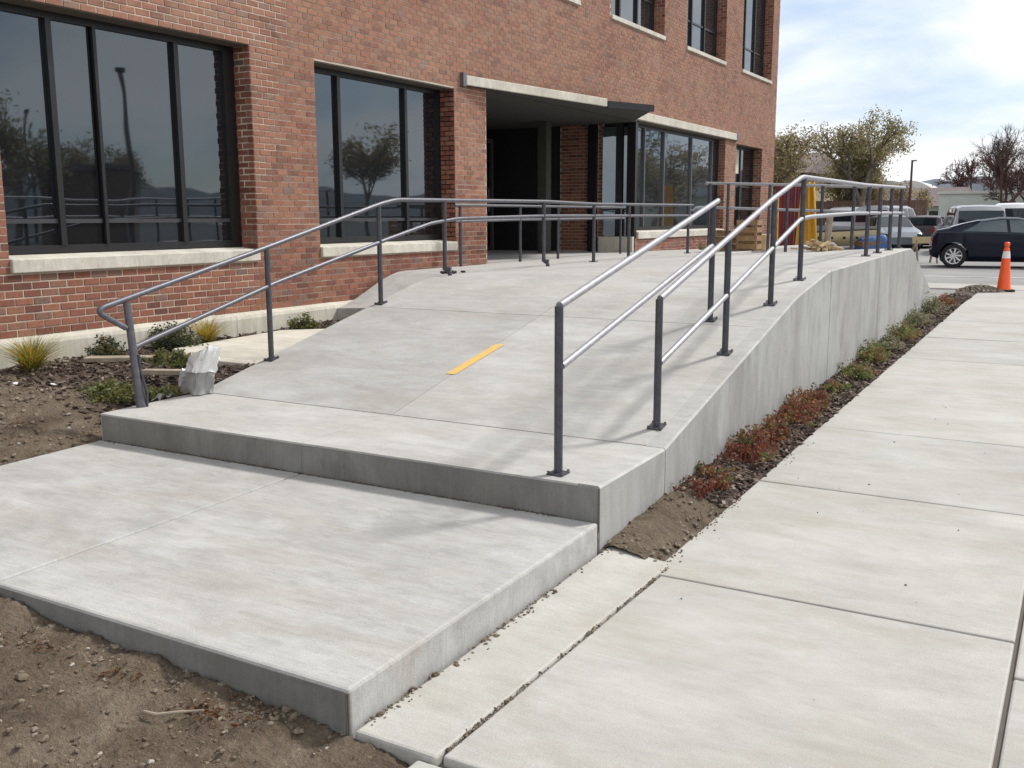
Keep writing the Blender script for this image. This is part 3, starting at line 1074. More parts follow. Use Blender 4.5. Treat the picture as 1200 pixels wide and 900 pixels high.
window(1.1, 4.25, 1.43, 3.685, [1.85, 2.4, 3.4], 1.735, thin=(2.4,))
window(5.41, 8.51, 1.43, 3.685, [6.15, 6.65, 7.66], 1.735, thin=(6.65,), frame_r=.17)
window(9.59, 12.69, 1.43, 3.65, [10.32, 11.79], 1.735, frame_r=.10)
w4 = window(26.32, 28.75, 1.43, 3.685, [27.5], 2.6)
q = MB()
q.box(BX - .284, 26.42, 2.95, BX - .272, 27.44, 3.6)
q.build('roller_shade', M['shade'], w4, loc=(0, 0, 0))
for k in range(4):
    y1 = 29.37 - 4.17 * k
    window(y1 - 2.80, y1, 5.68, 8.6, [y1 - 1.85, y1 - .95], 6.35, depth=.27, sill=.12, glass='glass2')
for k in range(4, 9):
    y1 = 29.37 - 4.17 * k
    window(y1 - 2.80, y1, 5.68, 8.6, [y1 - 1.4], None, depth=.27, sill=.12, glass='glass2')
# glazed bay beside the entrance
window(19.70, 25.42, 1.48, 3.735, [20.45, 21.6, 23.4, 24.9], None, depth=.20, sill=.18, glass='glass2', frame_r=.06, bar='greymetal', wide=.02)
# return pane of the bay facing the camera
q = MB()
q.obox((-8.90, 19.78, 2.51), (.66, .02, 2.3), .40)
q.build('return_pane', M['glass2'], bld)
q = MB()
q.box(-8.61, 19.58, 1.0, -8.415, 19.697, 3.73)
q.build('corner_post', M['darkmetal'], bld)
q = MB()
q.box(-9.54, 19.60, 1.0, -9.34, 19.694, 3.73)
q.build('corner_post', M['darkmetal'], bld)
q = MB()
q.box(-9.22, 19.50, .95, -8.418, 19.654, 1.35)
q.build('return_curb', M['base'], bld)
# entrance recess: soffit, side wall, doors
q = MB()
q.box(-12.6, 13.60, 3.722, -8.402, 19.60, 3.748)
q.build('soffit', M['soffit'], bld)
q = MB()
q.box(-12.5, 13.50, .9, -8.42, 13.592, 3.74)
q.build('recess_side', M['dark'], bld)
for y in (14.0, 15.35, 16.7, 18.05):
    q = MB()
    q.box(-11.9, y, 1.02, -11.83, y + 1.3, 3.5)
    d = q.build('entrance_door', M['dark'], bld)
    q = MB()
    q.box(-11.826, y + .1, 1.15, -11.815, y + 1.2, 3.4)
    q.build('pane', M['glass'], d, loc=(0, 0, 0))
    q = MB()
    q.tube([(-11.79, y + 1.12, 1.9), (-11.79, y + 1.12, 2.4)], .015, 6)
    q.build('handle', M['greymetal'], d, loc=(0, 0, 0))
    q = MB()
    q.box(-11.826, y - .03, 1.02, -11.79, y + .05, 3.5)
    q.box(-11.826, y + 1.25, 1.02, -11.79, y + 1.33, 3.5)
    q.box(-11.826, y + .05, 3.41, -11.795, y + 1.25, 3.5)
    q.build('door_frame', M['greymetal'], d, loc=(0, 0, 0))
q = MB()
q.box(-10.1, 18.38, 1.02, -9.9, 18.6, 3.72)
q.build('column', M['soffit'], bld)
# canopy: pale fascia, dark broken end, prow shaped soffit
q = MB()
q.prism([(BX + .0, 12.98), (BX + .03, 12.98), (-7.80, 16.72), (-7.36, 17.86), (-8.38, 19.42), (BX + .0, 19.42)], 3.735, 3.765)
q.build('canopy', M['soffit'], bld)
q = MB()
q.prism([(BX + .031, 12.95), (BX + .06, 12.95), (-7.765, 16.75), (-7.805, 16.76)], 3.735, 3.878)
q.build('canopy_fascia', M['precast'], bld, bevel=.01)
q = MB()
q.prism([(-7.80, 16.765), (-7.755, 16.765), (-7.31, 17.86), (-7.36, 17.89)], 3.72, 3.84)
q.build('canopy_edge', M['darkmetal'], bld)
q = MB()
q.box(BX + .0, 12.86, 3.715, BX + .06, 12.94, 3.915)
q.build('fascia_cap', M['greymetal'], bld)
q = MB()
q.box(BX - .002, 19.46, 3.765, BX + .075, 26.12, 3.935)
q.build('bay_fascia', M['precast'], bld, bevel=.01)
q = MB()
q.box(BX - .002, 26.125, 3.75, BX + .08, 26.26, 3.945)
q.build('fascia_cap', M['greymetal'], bld)

# ------------------------------------------------------------------ railings


def bent(pts, r=.09, n=5):
    """polyline with rounded corners"""
    pts = [Vector(p) for p in pts]
    out = [pts[0]]
    for a, b, c_ in zip(pts, pts[1:], pts[2:]):
        d1, d2 = (a - b), (c_ - b)
        k = min(r, d1.length * .45, d2.length * .45)
        p, q_ = b + d1.normalized() * k, b + d2.normalized() * k
        for i in range(n + 1):
            u = i / n
            out.append((1 - u) ** 2 * p + 2 * u * (1 - u) * b + u * u * q_)
    out.append(pts[-1])
    return out


def railing(label, top, low, posts, rail='rail', rr=.021, pr=.0235, group='steel pipe railings on the ramp', plate=True):
    x, y, z, _ = posts[0]
    t_ = thing('railing', label, 'railing', (x, y, z), group=group, world=True)
    q = MB()
    q.tube(bent(top), rr, 12)
    q.build('top_rail', M[rail], t_, smooth=True)
    q = MB()
    q.tube(bent(low), rr * .93, 12)
    q.build('lower_rail', M[rail], t_, smooth=True)
    for (x, y, z, zt) in posts:
        q = MB()
        q.tube([(x, y, z), (x, y, zt)], pr, 12)
        po = q.build('post', M['post'], t_, smooth=True)
        if plate:
            q = MB()
            sl_ = (plaza_z(x, y + .05) - plaza_z(x, y - .05)) / .1
            rot = Matrix.Rotation(math.atan(sl_), 3, 'X')
            q.obox((x, y, z + .006), (.095, .095, .008), rot)
            for dx, dy in ((-.04, -.04), (.04, -.04), (.04, .04), (-.04, .04)):
                v_ = rot @ Vector((dx, dy, .012))
                q.obox((x + v_.x, y + v_.y, z + .006 + v_.z), (.012, .012, .006), rot)
            q.build('base_plate', M['post'], po, loc=(0, 0, 0))
    return t_


pz = plaza_z
XB = -2.245
railing('edge railing along the tall side wall with galvanised rails',
        [(XB, 5.64, 1.262), (XB, 8.03, 1.885 + .01), (XB, 8.93, 2.10), (XB, 9.3, 2.10), (XB, 11.8, 2.103), (XB, 14.45, 2.138)],
        [(XB, 5.66, .862), (XB, 6.95, 1.20), (XB, 8.95, 1.735), (XB, 9.35, 1.755), (XB, 11.2, 1.788), (XB, 14.45, 1.80)],
        [(XB, 5.63, pz(XB, 5.63), 1.258)] + [(XB, y, pz(XB, y), zt - .01) for y, zt in ((6.93, 1.60), (8.08, 1.90), (9.0, 2.10), (12.0, 2.105), (12.72, 2.115), (13.5, 2.125), (14.25, 2.135))], rail='galv')
railing('short inner handrail starting on the landing step',
        [(-2.38, 4.57, 1.296), (-2.60, 7.72, 1.88)], [(-2.382, 4.6, .97), (-2.60, 7.62, 1.53)],
        [(-2.38, 4.565, pz(-2.38, 4.565), 1.292), (-2.60, 7.62, pz(-2.6, 7.62), 1.862)], rail='galv')
XC = -5.93
rl = railing('long left railing curving up from the garden side to the entrance',
             [(XC, 4.66, .98), (XC - .015, 4.42, 1.125), (XC, 6.157, 1.527), (XC, 7.64, 1.885), (XC, 7.9, 1.93), (XC, 8.73, 1.936), (XC, 11, 1.952), (XC, 12.4, 1.935), (XC, 16.3, 1.955)],
             [(XC, 4.72, .834), (XC, 6.178, 1.212), (XC, 7.653, 1.53), (XC, 8.5, 1.70), (XC, 9.0, 1.745), (XC, 11, 1.775), (XC, 16.3, 1.78)],
             [(XC, 6.10, pz(XC, 6.1), 1.51), (XC, 7.62, pz(XC, 7.62), 1.875), (XC, 12.4, pz(XC, 12.4), 1.935), (XC, 13.6, pz(XC, 13.6), 1.94), (XC, 16.1, pz(XC, 16.1), 1.95)])
q = MB()
q.tube([(XC, 4.755, .36), (XC - .003, 4.725, .62), (XC, 4.68, 1.16)], [.040, .032, .026], 12)
po = q.build('post', M['rail'], rl, smooth=True)
q = MB()
q.tube([(XC + .03, 4.775, .38), (XC + .05, 4.765, .50), (XC + .025, 4.74, .66), (XC + .03, 4.73, .78)], .009, 7)
q.build('tie_strap', M['post'], po, loc=(0, 0, 0), smooth=True)
for y in (8.74, 10.95):      # posts with an offset foot beside the core hole
    q = MB()
    zb_ = pz(XC, y)
    q.tube(bent([(XC, y, 1.935), (XC, y, zb_ + .07), (XC + .045, y + .02, zb_ + .05), (XC + .05, y + .02, zb_ - .01)], .03, 3), .0235, 10)
    po = q.build('post', M['post'], rl, smooth=True)
    q = MB()
    q.obox((XC + .02, y + .01, zb_ + .075), (.085, .06, .03), .3)
    q.build('clamp', M['post'], po, loc=(0, 0, 0))
XD = -8.16
railing('wall side railing in front of the brick pier and dark entrance',
        [(XD, 12.3, 1.94), (XD, 14, 1.945), (XD, 18.5, 1.95)], [(XD, 12.3, 1.70), (XD, 14, 1.72), (XD, 18.5, 1.74)],
        [(XD, y, pz(XD, y), 1.935) for y in (12.45, 14.25, 15.6, 18.3)], rail='rail', plate=False)
railing('far cross railing at the back edge of the plaza',
        [(-5.05, 14.42, 2.255), (-4.0, 14.42, 2.215), (-2.29, 14.45, 2.14)], [(-5.05, 14.42, 1.90), (-4.0, 14.42, 1.86), (-2.29, 14.45, 1.80)],
        [(x, 14.42, pz(x, 14.25), z) for x, z in ((-4.98, 2.245), (-4.7, 2.24), (-4.08, 2.21), (-3.82, 2.205), (-3.33, 2.185), (-2.9, 2.165))], rail='galv', plate=False)


# ------------------------------------------------------------------ garden: plants
def tuft(x, y, h, n, label, spread=.11, vlo=0, vhi=1.0):
    z = soil_z(x, y) + soil_noise(x, y)
    t_ = thing('ornamental_grass', label, 'plant', (x, y, z), group='grass tufts in the mulch bed')
    q = MB()
    for i in range(n):
        a = random.uniform(0, 2 * pi)
        r0 = random.random() * .05
        lean = random.random() ** .8 * spread * random.uniform(.6, 1.3) + .02
        hh = h * random.uniform(.40, 1.08)
        wv = random.uniform(.003, .007)
        droop = random.uniform(.05, .30) + 1.1 * lean * random.random()
        tw = random.gauss(0, .5)
        px, py = -sin(a) * wv, cos(a) * wv
        pts = []
        for k in range(5):
            u = k / 4
            d = r0 + lean * u ** 1.5 * 1.7
            pts.append((cos(a + tw * u) * d, sin(a + tw * u) * d, hh * (u - droop * u * u)))
        vs = []
        for k, p_ in enumerate(pts):
            w_ = 1 - k / 4.2
            vs += [(p_[0] - px * w_, p_[1] - py * w_, p_[2]), (p_[0] + px * w_, p_[1] + py * w_, p_[2])]
        q.add(vs, [(2 * k, 2 * k + 1, 2 * k + 3, 2 * k + 2) for k in range(4)], vlo + (vhi - vlo) * random.random())
    q.build('blades', M['grass'], t_)
    return t_


def bush(x, y, z, rx, ry, h, n, mat, label, name='shrub', cat='shrub', leaf=.028, group='low shrubs in the mulch bed', stems=22, wild=.0):
    if group == 'low shrubs in the mulch bed':
        n, leaf, h, rx, ry = int(n * 2.2), .034, h * 1.15, rx * 1.12, ry * 1.12
    t_ = thing(name, label, cat, (x, y, z), group=group)
    q = MB()
    st = MB()
    cl = []
    ph = random.uniform(0, 9)
    for i in range(max(9, n // 26)):
        a, r_ = random.uniform(0, 2 * pi), sqrt(random.random())
        ed = 1 + (.35 + wild) * fbm(cos(a) * 1.7 + ph, sin(a) * 1.7, 0, 3)
        hz = h * (1 - .6 * r_ ** 2) * random.uniform(.30, 1.0) * (1 + wild * random.uniform(-.5, .5))
        cl.append((cos(a) * r_ * rx * ed, sin(a) * r_ * ry * ed, hz, min(1, max(0, .5 + .55 * fbm(a, r_ * 3, ph, 2) + random.gauss(0, .12)))))
    for c_ in cl[:stems]:
        st.tube([(c_[0] * .2, c_[1] * .2, -.01), (c_[0] * .65, c_[1] * .65, c_[2] * .55), c_[:3]], [.004, .003, .0015], 4, val=.4)
    for i in range(n):
        c_ = random.choice(cl)
        u = random.random() ** .6                     # leaves sit along the twig, thickest at its tip
        s_ = .16 * min(rx, ry) + .008
        p_ = (c_[0] * (.45 + .55 * u) + random.gauss(0, s_ * .6), c_[1] * (.45 + .55 * u) + random.gauss(0, s_ * .6), max(.004, c_[2] * u + random.gauss(0, s_ * .35)))
        q.leaf(p_, leaf * random.uniform(.5, 1.4), .5, min(1, max(0, random.gauss(c_[3], .17))))
    q.build('leaves', M[mat], t_)
    st.build('stems', M['bark'], t_)
    return t_


sz = lambda x, y: soil_z(x, y) + soil_noise(x, y)
tuft(-7.86, 5.18, .42, 620, 'tall yellow green grass tuft at the left beside the plinth', .24)
tuft(-8.06, 7.35, .36, 420, 'golden grass tuft beside the dark shrub under the window', .17, .3, 1)
bush(-8.08, 6.1, sz(-8.08, 6.1), .16, .16, .22, 650, 'darkshrub', 'small dark green shrub behind the left railing post')
bush(-8.06, 6.9, sz(-8.06, 6.9), .28, .24, .26, 1400, 'darkshrub', 'wide dark shrub with orange tips below the window sill')
bush(-7.2, 6.12, sz(-7.2, 6.12), .26, .20, .17, 900, 'shrub', 'low mossy green shrub beside the corner of the small concrete slab')
bush(-6.75, 5.1, sz(-6.75, 5.1), .36, .26, .13, 1300, 'shrub', 'spreading pale green plant at the foot of the left railing post')
bush(-6.40, 5.35, sz(-6.4, 5.35), .18, .16, .13, 500, 'mixleaf', 'small yellow green plant between railing post and white sack')
bush(-8.05, 8.85, sz(-8.05, 8.85), .18, .16, .20, 600, 'shrub', 'small green shrub beside the second brick pier')
bush(-7.65, 8.98, sz(-7.65, 8.98), .12, .10, .07, 250, 'mixleaf', 'tiny orange plant beside the ramp edge', leaf=.018)
bush(-7.25, 9.05, sz(-7.25, 9.05), .30, .24, .27, 1200, 'shrub', 'round green bush against the left edge of the ramp')
bush(-6.85, 9.55, sz(-6.85, 9.55), .26, .20, .36, 900, 'shrub', 'taller green bush under the second window beside the ramp')
bush(-6.9, 19.6, 1.07, .15, .15, .25, 300, 'shrub', 'small green plant below the glazed entrance bay', group=None)

strip = [(5.75, .13, .10, 520, 'redleaf', 'lowest dark red plant at the near end of the strip'),
         (6.65, .15, .17, 900, 'redleaf', 'first large red and green bush against the ramp wall'),
         (7.35, .13, .13, 600, 'redleaf', 'red bush between two larger bushes along the ramp wall'),
         (7.95, .15, .19, 950, 'redleaf', 'tallest red bush at the middle of the planting strip'),
         (8.45, .13, .15, 600, 'redleaf', 'red bush just past the tallest one by the wall'),
         (9.25, .10, .06, 250, 'mixleaf', 'sparse low green plant in open mulch by the wall'),
         (10.1, .15, .13, 600, 'mixleaf', 'green brown bush beside the second wall joint'),
         (11.1, .15, .17, 700, 'mixleaf', 'bushy olive plant past the wall joint'),
         (11.9, .14, .15, 600, 'silverleaf', 'grey green bush midway to the far end of the wall'),
         (13.0, .15, .20, 650, 'mixleaf', 'reddish olive bush near the far end of the wall'),
         (14.3, .15, .20, 650, 'silverleaf', 'pale grey green bush near the end of the strip'),
         (15.6, .16, .22, 650, 'silverleaf', 'silvery bush at the foot of the descending wall'),
         (16.9, .16, .16, 500, 'redleaf', 'small red bush at the far corner of the strip')]
for y, r_, h_, n_, mt, lb in strip:
    x = -1.94
    bush(x + random.uniform(-.03, .02), y, strip_z(x, y), r_ * 1.2, r_ * random.uniform(2.1, 3.1), h_ * 1.4, int(n_ * 2.3), mt, lb, leaf=.030, wild=.45, group='low bushes along the ramp wall')

# small concrete slab, boards, white sack, rag
q = MB()
q.prism([(-7.80, 6.62), (-7.02, 6.28), (-6.01, 6.95), (-6.01, 8.95), (-7.55, 9.0), (-8.22, 8.4), (-8.22, 7.5)][:0] or [(-7.84, 6.70), (-7.06, 6.30), (-6.01, 6.30), (-6.01, 8.75), (-7.55, 8.95), (-8.05, 8.45)], .32, .475)
tag(q.build('walkway_slab', M['precast'], bevel=.01), 'pale concrete slab in the garden bed against the ramp side', 'concrete slab')
q = MB()
q.obox((-7.55, 6.05, .475), (.95, .16, .04), .62)
tag(q.build('board', M['wood'], bevel=.004), 'long grey board lying behind the left railing post', 'board', 'boards lying in the mulch')
q = MB()
q.obox((-6.65, 5.72, .46), (.62, .09, .04), .42)
tag(q.build('board', M['wood'], bevel=.004), 'short grey plank end beside the white sack', 'board', 'boards lying in the mulch')

sack = thing('white_sack', 'crumpled white paper sack propped at the left corner of the ramp', 'sack', (-5.99, 5.33, .405), -.35)


def sackfn(u, v):
    a = 2 * pi * u
    k = 1 - .12 * v
    x = .135 * k * (abs(cos(a)) ** .32) * (1 if cos(a) > 0 else -1)
    y = .065 * k * (abs(sin(a)) ** .32) * (1 if sin(a) > 0 else -1)
    fold = .030 * (1 - abs(fbm(cos(a) * 1.4 + 3, sin(a) * 1.4, v * 2.2, 2)) * 3)
    n_ = Vector((cos(a), sin(a)))
    z = .33 * v + .05 * v * v * cos(a) + .03 * fbm(cos(a) * 1.3, sin(a) * 1.3, 5, 2) * v
    x += .11 * v * v + n_.x * fold * .7 + .018 * fbm(v * 5, a, 1, 3)
    y += .05 * v + n_.y * fold
    return (x, y, z)


q = MB()
q.grid(sackfn, 40, 14)
q.build('bag', M['shadedpaper'], sack, smooth=True, angle=60)
q = MB()
q.grid(lambda u, v: tuple(Vector(sackfn(u, .50 + .50 * v)) + Vector(((.010 + .014 * fbm(u * 5, 4)) * cos(2 * pi * u), (.012 + .014 * fbm(u * 5, 4)) * sin(2 * pi * u), -.02 * (1 - v) * fbm(u * 7, 1)))) if v < .99 else tuple(Vector(sackfn(u, 1)) * 1.0 + Vector((0, 0, .015 * fbm(u * 9, 2)))), 40, 8)
tp = [Vector(sackfn(i / 20, 1)) for i in range(20)]
cen = sum(tp, Vector()) / 20
q.add([p + Vector((0, 0, .012 * fbm(i * .7, 1))) for i, p in enumerate(tp)] + [cen + Vector((.01, 0, .035))], [(i, (i + 1) % 20, 20) for i in range(20)])
q.build('folded_top', M['paper'], sack, smooth=True, angle=60)
q = MB()
for s_ in (0, 1, 2):
    q.grid(lambda u, v: (-.12 - .11 * u - .03 * s_ * u, -.06 + .12 * v + .02 * s_, .16 - .05 * s_ + .10 * u * (1 - u) * 2 - .13 * u + .035 * fbm(u * 4 + s_, v * 4)), 8, 6)
q.build('torn_flap', M['paper'], sack, smooth=True, angle=25)
scrap = MB()
scrap.grid(lambda u, v: (-6.20 + .16 * u, 5.03 + .13 * v, .36 + .05 * u + .05 * fbm(u * 3, v * 3, 2)), 6, 5)
tag(scrap.build('paper_scrap', M['shadedpaper'], smooth=True), 'grey torn paper scrap at the foot of the white sack', 'paper scrap')
q = MB()
for i in range(7):
    q.lump((-6.42 + random.uniform(-.10, .10), 9.62 + random.uniform(-.09, .09), 1.13), random.uniform(.03, .06), .5, .5)
tag(q.build('dark_rag', M['rag'], smooth=True), 'dark crumpled rag on the plaza edge left of the ramp', 'rag')
for (x, y, lb) in ((-7.45, 4.72, 'white paper scrap beside the tall grass tuft'), (-7.20, 4.86, 'pale flat scrap on the soil right of the tall grass tuft')):
    q = MB()
    z = soil_z(x, y) + soil_noise(x, y) + mound(x, y) + .02
    q.grid(lambda u, v: (x + .07 * u, y + .05 * v, z + .02 * fbm(u * 3 + x, v * 3)), 4, 4)
    tag(q.build('paper_scrap', M['paper'], smooth=True), lb, 'paper scrap', 'paper scraps on the soil')


# ------------------------------------------------------------------ cone on the far sidewalk
cone = thing('traffic_cone', 'tall slim orange traffic cone with white collar on the far sidewalk', 'traffic cone', (-1.36, 20.9, gz(20.9)), .3)
cone.scale = (.9, .9, .95)
q = MB()
q.prism([(-.19, -.15), (-.15, -.19), (.15, -.19), (.19, -.15), (.19, .15), (.15, .19), (-.15, .19), (-.19, .15)], .0, .045)
q.build('base', M['rubber'], cone, bevel=.01)
q = MB()
q.tube([(0, 0, .045), (0, 0, .10), (0, 0, .66)], [.155, .13, .08], 20)
q.build('body', M['orange'], cone, smooth=True)
q = MB()
q.tube([(0, 0, .661), (0, 0, .80)], [.082, .064], 20)
q.build('collar', M['bandwhite'], cone, smooth=True)
q = MB()
q.tube([(0, 0, .801), (0, 0, .86), (0, 0, .885), (0, 0, .90), (0, 0, .96), (0, 0, .98)], [.062, .05, .035, .056, .056, .035], 16)
q.build('handle', M['orange'], cone, smooth=True)
q = MB()
for i in range(420):
    a, r_ = random.uniform(0, 6.28), random.random() ** .6
    q.lump((-1.75 + cos(a) * r_ * .42, 20.75 + sin(a) * r_ * .3, gz(20.7) + .11 * (1 - r_ * r_)), random.uniform(.012, .035), .4 + .6 * random.random())
tag(q.build('dirt_pile', M['clods'], kind='stuff'), 'small heap of brown dirt beside the cone', 'dirt')


# ------------------------------------------------------------------ vehicles
def wheel(parent, x, y, r, wdt, side, rimmat='alloy', spokes=True):
    # tyre, dark disc, bright rim with spokes
    q = MB()
    n = 24
    prof = [(-.5, .70), (-.5, .93), (-.36, 1.0), (.36, 1.0), (.5, .93), (.5, .70)]
    vs = []
    for (a, k) in prof:
        for j in range(n):
            th = 2 * pi * j / n
            vs.append((x + cos(th) * r * k, y + a * wdt, r + sin(th) * r * k))
    fs = []
    for i in range(len(prof) - 1):
        for j in range(n):
            j2 = (j + 1) % n
            fs.append((i * n + j, (i + 1) * n + j, (i + 1) * n + j2, i * n + j2))
    q.add(vs, fs)
    wo = q.build('wheel', M['rubber'], parent, smooth=True)
    q = MB()
    yo = y + side * wdt * .34
    q.tube([(x, yo - side * .05, r), (x, yo - side * .03, r)], [r * .70, r * .70], 20)
    q.build('hub_disc', M['rubber'], wo, smooth=True)
    q = MB()
    ring = []
    for j in range(25):
        th = 2 * pi * j / 24
        ring.append((x + cos(th) * r * .68, yo, r + sin(th) * r * .68))
    q.tube(ring, r * .085, 6, cap=False)
    q.tube([(x, yo - side * .02, r), (x, yo + side * .015, r)], r * .17, 10)
    if spokes:
        for k in range(9):
            th = 2 * pi * k / 9
            q.tube([(x + cos(th) * r * .1, yo, r + sin(th) * r * .1), (x + cos(th) * r * .66, yo - side * .005, r + sin(th) * r * .66)], [r * .10, r * .115], 5)
    q.build('rim', M[rimmat], wo, smooth=True)
    return wo


def vehicle(name, label, cat, L, Wd, low, belt, roof, hw, rw, wheels, wr, paint, loc, heading, side_win, scr=None, rear=None, glass='carglass', tail='taillight', group='vehicles parked in the lot', rearcap=None, detail=True):
    """lofted body: curves over the length (0 = rear) give floor, belt, roof heights and half widths"""
    v = thing(name, label, cat, loc, heading, group)
    W2 = Wd / 2

    def ring(s):
        zl, zb_, zr_ = lerp(s, low), lerp(s, belt), lerp(s, roof)
        w_ = lerp(s, hw) * W2
        r_ = lerp(s, rw) * W2
        ar = 0
        for sa in wheels:
            d = abs(s - sa)
            ra = wr * 1.16
            if d < ra:
                ar = max(ar, wr + sqrt(ra * ra - d * d))
        zl2 = max(zl, ar)
        zm = max(zl + (zb_ - zl) * .55, ar + .02)
        zb2 = max(zb_, zm + .02)
        return [(0, zl2), (w_ * .9, zl2), (w_ * .985, max(zl + .10, zl2)), (w_, zm), (w_ * .985, zb2 - .02), (w_ * .95, zb2), (r_ + (w_ * .95 - r_) * .35, zb2 + (zr_ - zb2) * .62), (r_, zb2 + (zr_ - zb2) * .9), (r_ * .82, zr_ - .004), (0, zr_ + .012)]
    st = set([0, L])
    n = 64
    for i in range(n + 1):
        st.add(round(L * i / n, 3))
    for sa in wheels:
        for k in range(-8, 9):
            st.add(round(sa + wr * 1.159 * sin(k / 8 * pi / 2), 3))
    for cv in (belt, roof, hw):
        for a, _ in cv:
            st.add(a)
    st = sorted(s_ for s_ in st if 0 <= s_ <= L)
    q = MB()
    rings = []
    vs = []
    for s_ in st:
        rg = ring(s_)
        full = [(y, z) for y, z in rg] + [(-y, z) for y, z in rg[-2:0:-1]]
        rings.append(len(full))
        vs += [(s_ - L / 2, y, z) for y, z in full]
    k = rings[0]
    fs = []
    for i in range(len(st) - 1):
        for j in range(k):
            j2 = (j + 1) % k
            fs.append((i * k + j, (i + 1) * k + j, (i + 1) * k + j2, i * k + j2))
    fs.append(tuple(range(k)))
    fs.append(tuple((len(st) - 1) * k + j for j in range(k - 1, -1, -1)))
    q.add(vs, fs)
    q.build('body', M[paint], v, smooth=True, angle=32)
    # floor pan closing the wheel wells
    q = MB()
    q.box(-L / 2 + .25, -W2 * .8, .17, L / 2 - .25, W2 * .8, .42)
    q.build('underbody', M['rubber'], v)

    def sidept(s_, t_, sg):
        rg = ring(s_)
        pts = rg[5:8]
        if t_ < .68:
            a, b, u = pts[0], pts[1], t_ / .68
        else:
            a, b, u = pts[1], pts[2], (t_ - .68) / .32
        return (s_ - L / 2, sg * (a[0] + (b[0] - a[0]) * u + .008), a[1] + (b[1] - a[1]) * u)
    for (s0b, s0t, s1t, s1b) in side_win:
        for sg in (-1, 1):
            q = MB()
            q.grid(lambda u, t_: sidept((s0b + (s0t - s0b) * t_) * (1 - u) + (s1b + (s1t - s1b) * t_) * u, .07 + .86 * t_, sg), 10, 4, flip=(sg > 0))
            q.build('side_window', M[glass], v, smooth=True)

    def topglass(nm, s0, s1, g_):
        q = MB()

        def fn(u, t_):
            s_ = s0 + (s1 - s0) * t_
            rg = ring(s_)
            r_ = rg[7][0]
            y = (u * 2 - 1) * r_ * .93
            z = rg[9][1] + (rg[8][1] - rg[9][1]) * abs(u * 2 - 1)
            dz = (lerp(s_ + .02, roof) - lerp(s_ - .02, roof)) / .04
            nn = Vector((-dz, 0, 1)).normalized() * .010
            return (s_ - L / 2 + nn.x, y, z + nn.z)
        q.grid(fn, 8, 8)
        q.build(nm, M[g_], v, smooth=True)
    if scr:
        topglass('windshield', scr[0], scr[1], glass)
    if rear:
        topglass('rear_window', rear[0], rear[1], glass)
    for sa in wheels:
        for sg in (-1, 1):
            wheel(v, sa - L / 2, sg * (W2 - .10), wr, .2, sg, spokes=detail)
    rg = ring(0.03)
    w0 = rg[3][0]
    zt_ = lerp(0.03, belt)
    for sg in (-1, 1):
        q = MB()
        q.box(-L / 2 - .012, sg * w0 * .97 - (.16 if sg > 0 else 0), zt_ - .30, -L / 2 + .05, sg * w0 * .97 + (.16 if sg < 0 else 0), zt_ - .08)
        q.build('taillight', M[tail], v, bevel=.01)
        q = MB()
        q.box(L / 2 - .10, sg * w0 * .9 - .14, .58, L / 2 + .004, sg * w0 * .9 + .14, .72)
        q.build('headlight', M['paleglass'], v, bevel=.01)
    q = MB()
    q.box(-L / 2 - .05, -w0 * .93, .34, -L / 2 + .08, w0 * .93, .50)
    q.build('bumper', M[paint] if cat == 'car' else M['chrome'], v, bevel=.02)
    q = MB()
    q.box(-L / 2 - .06, -.16, .55 if cat != 'car' else .58, -L / 2 + .01, .16, .68 if cat != 'car' else .70)
    q.build('number_plate', M['plate'], v)
    if rearcap:
        z0, z1, ww = rearcap
        q = MB()
        q.box(-L / 2 - .014, -ww, z0, -L / 2 + .03, ww, z1)
        q.build('rear_window', M[glass], v, bevel=.01)
    if detail:
        for sg in (-1, 1):
            q = MB()
            sm = side_win[-1][3] - .22
            yy = ring(sm)[5][0]
            q.obox((sm - L / 2, sg * (yy + .09), lerp(sm, belt) + .05), (.11, .17, .11), 0)
            q.build('wing_mirror', M[paint], v, bevel=.02)
            q = MB()
            sh = side_win[-1][0] + .18
            q.obox((sh - L / 2, sg * (ring(sh)[3][0] + .004), lerp(sh, belt) - .12), (.16, .02, .03), 0)
            q.build('door_handle', M[paint], v)
            q = MB()
            for sd in (side_win[-1][0] - .03, side_win[-1][3] + .12):
                pts = [(sd - L / 2, sg * (rg_[0] + .002), rg_[1]) for rg_ in ring(sd)[2:6]]
                q.tube(pts, .006, 4)
            q.build('door_seam', M['rubber'], v)
    return v


VR = .15      # heading of the black car, nearly broadside to us
p_rear = Vector((-3.37, 30.6, .35))
hd = Vector((cos(VR), sin(VR), 0))
vehicle('black_coupe', 'glossy dark navy two door coupe parked across the lot behind the cone', 'car', 4.45, 1.72,
        [(0, .30), (.3, .22), (4.1, .22), (4.45, .30)],
        [(0, .84), (.10, .98), (.9, .98), (2.2, .94), (3.2, .88), (4.1, .74), (4.38, .62), (4.45, .5)],
        [(0, .88), (.10, 1.03), (.4, 1.09), (.75, 1.20), (1.2, 1.30), (1.7, 1.375), (2.15, 1.365), (2.6, 1.275), (3.30, .965), (3.5, .90), (4.1, .765), (4.38, .64), (4.45, .53)],
        [(0, .82), (.12, .90), (.6, .98), (1.2, 1), (3.2, 1), (4.0, .93), (4.35, .82), (4.45, .68)],
        [(0, .76), (.12, .80), (.55, .80), (1.0, .70), (1.9, .66), (2.4, .66), (2.9, .74), (3.4, .84), (4.1, .82), (4.45, .6)],
        [.56, 3.14], .325, 'navy', p_rear + hd * (4.45 / 2 - .56), VR,
        [(.72, 1.18, 1.82, 1.86), (1.94, 1.90, 2.48, 3.05)], scr=(2.64, 3.26), rear=(.45, 1.18), glass='paleglass')
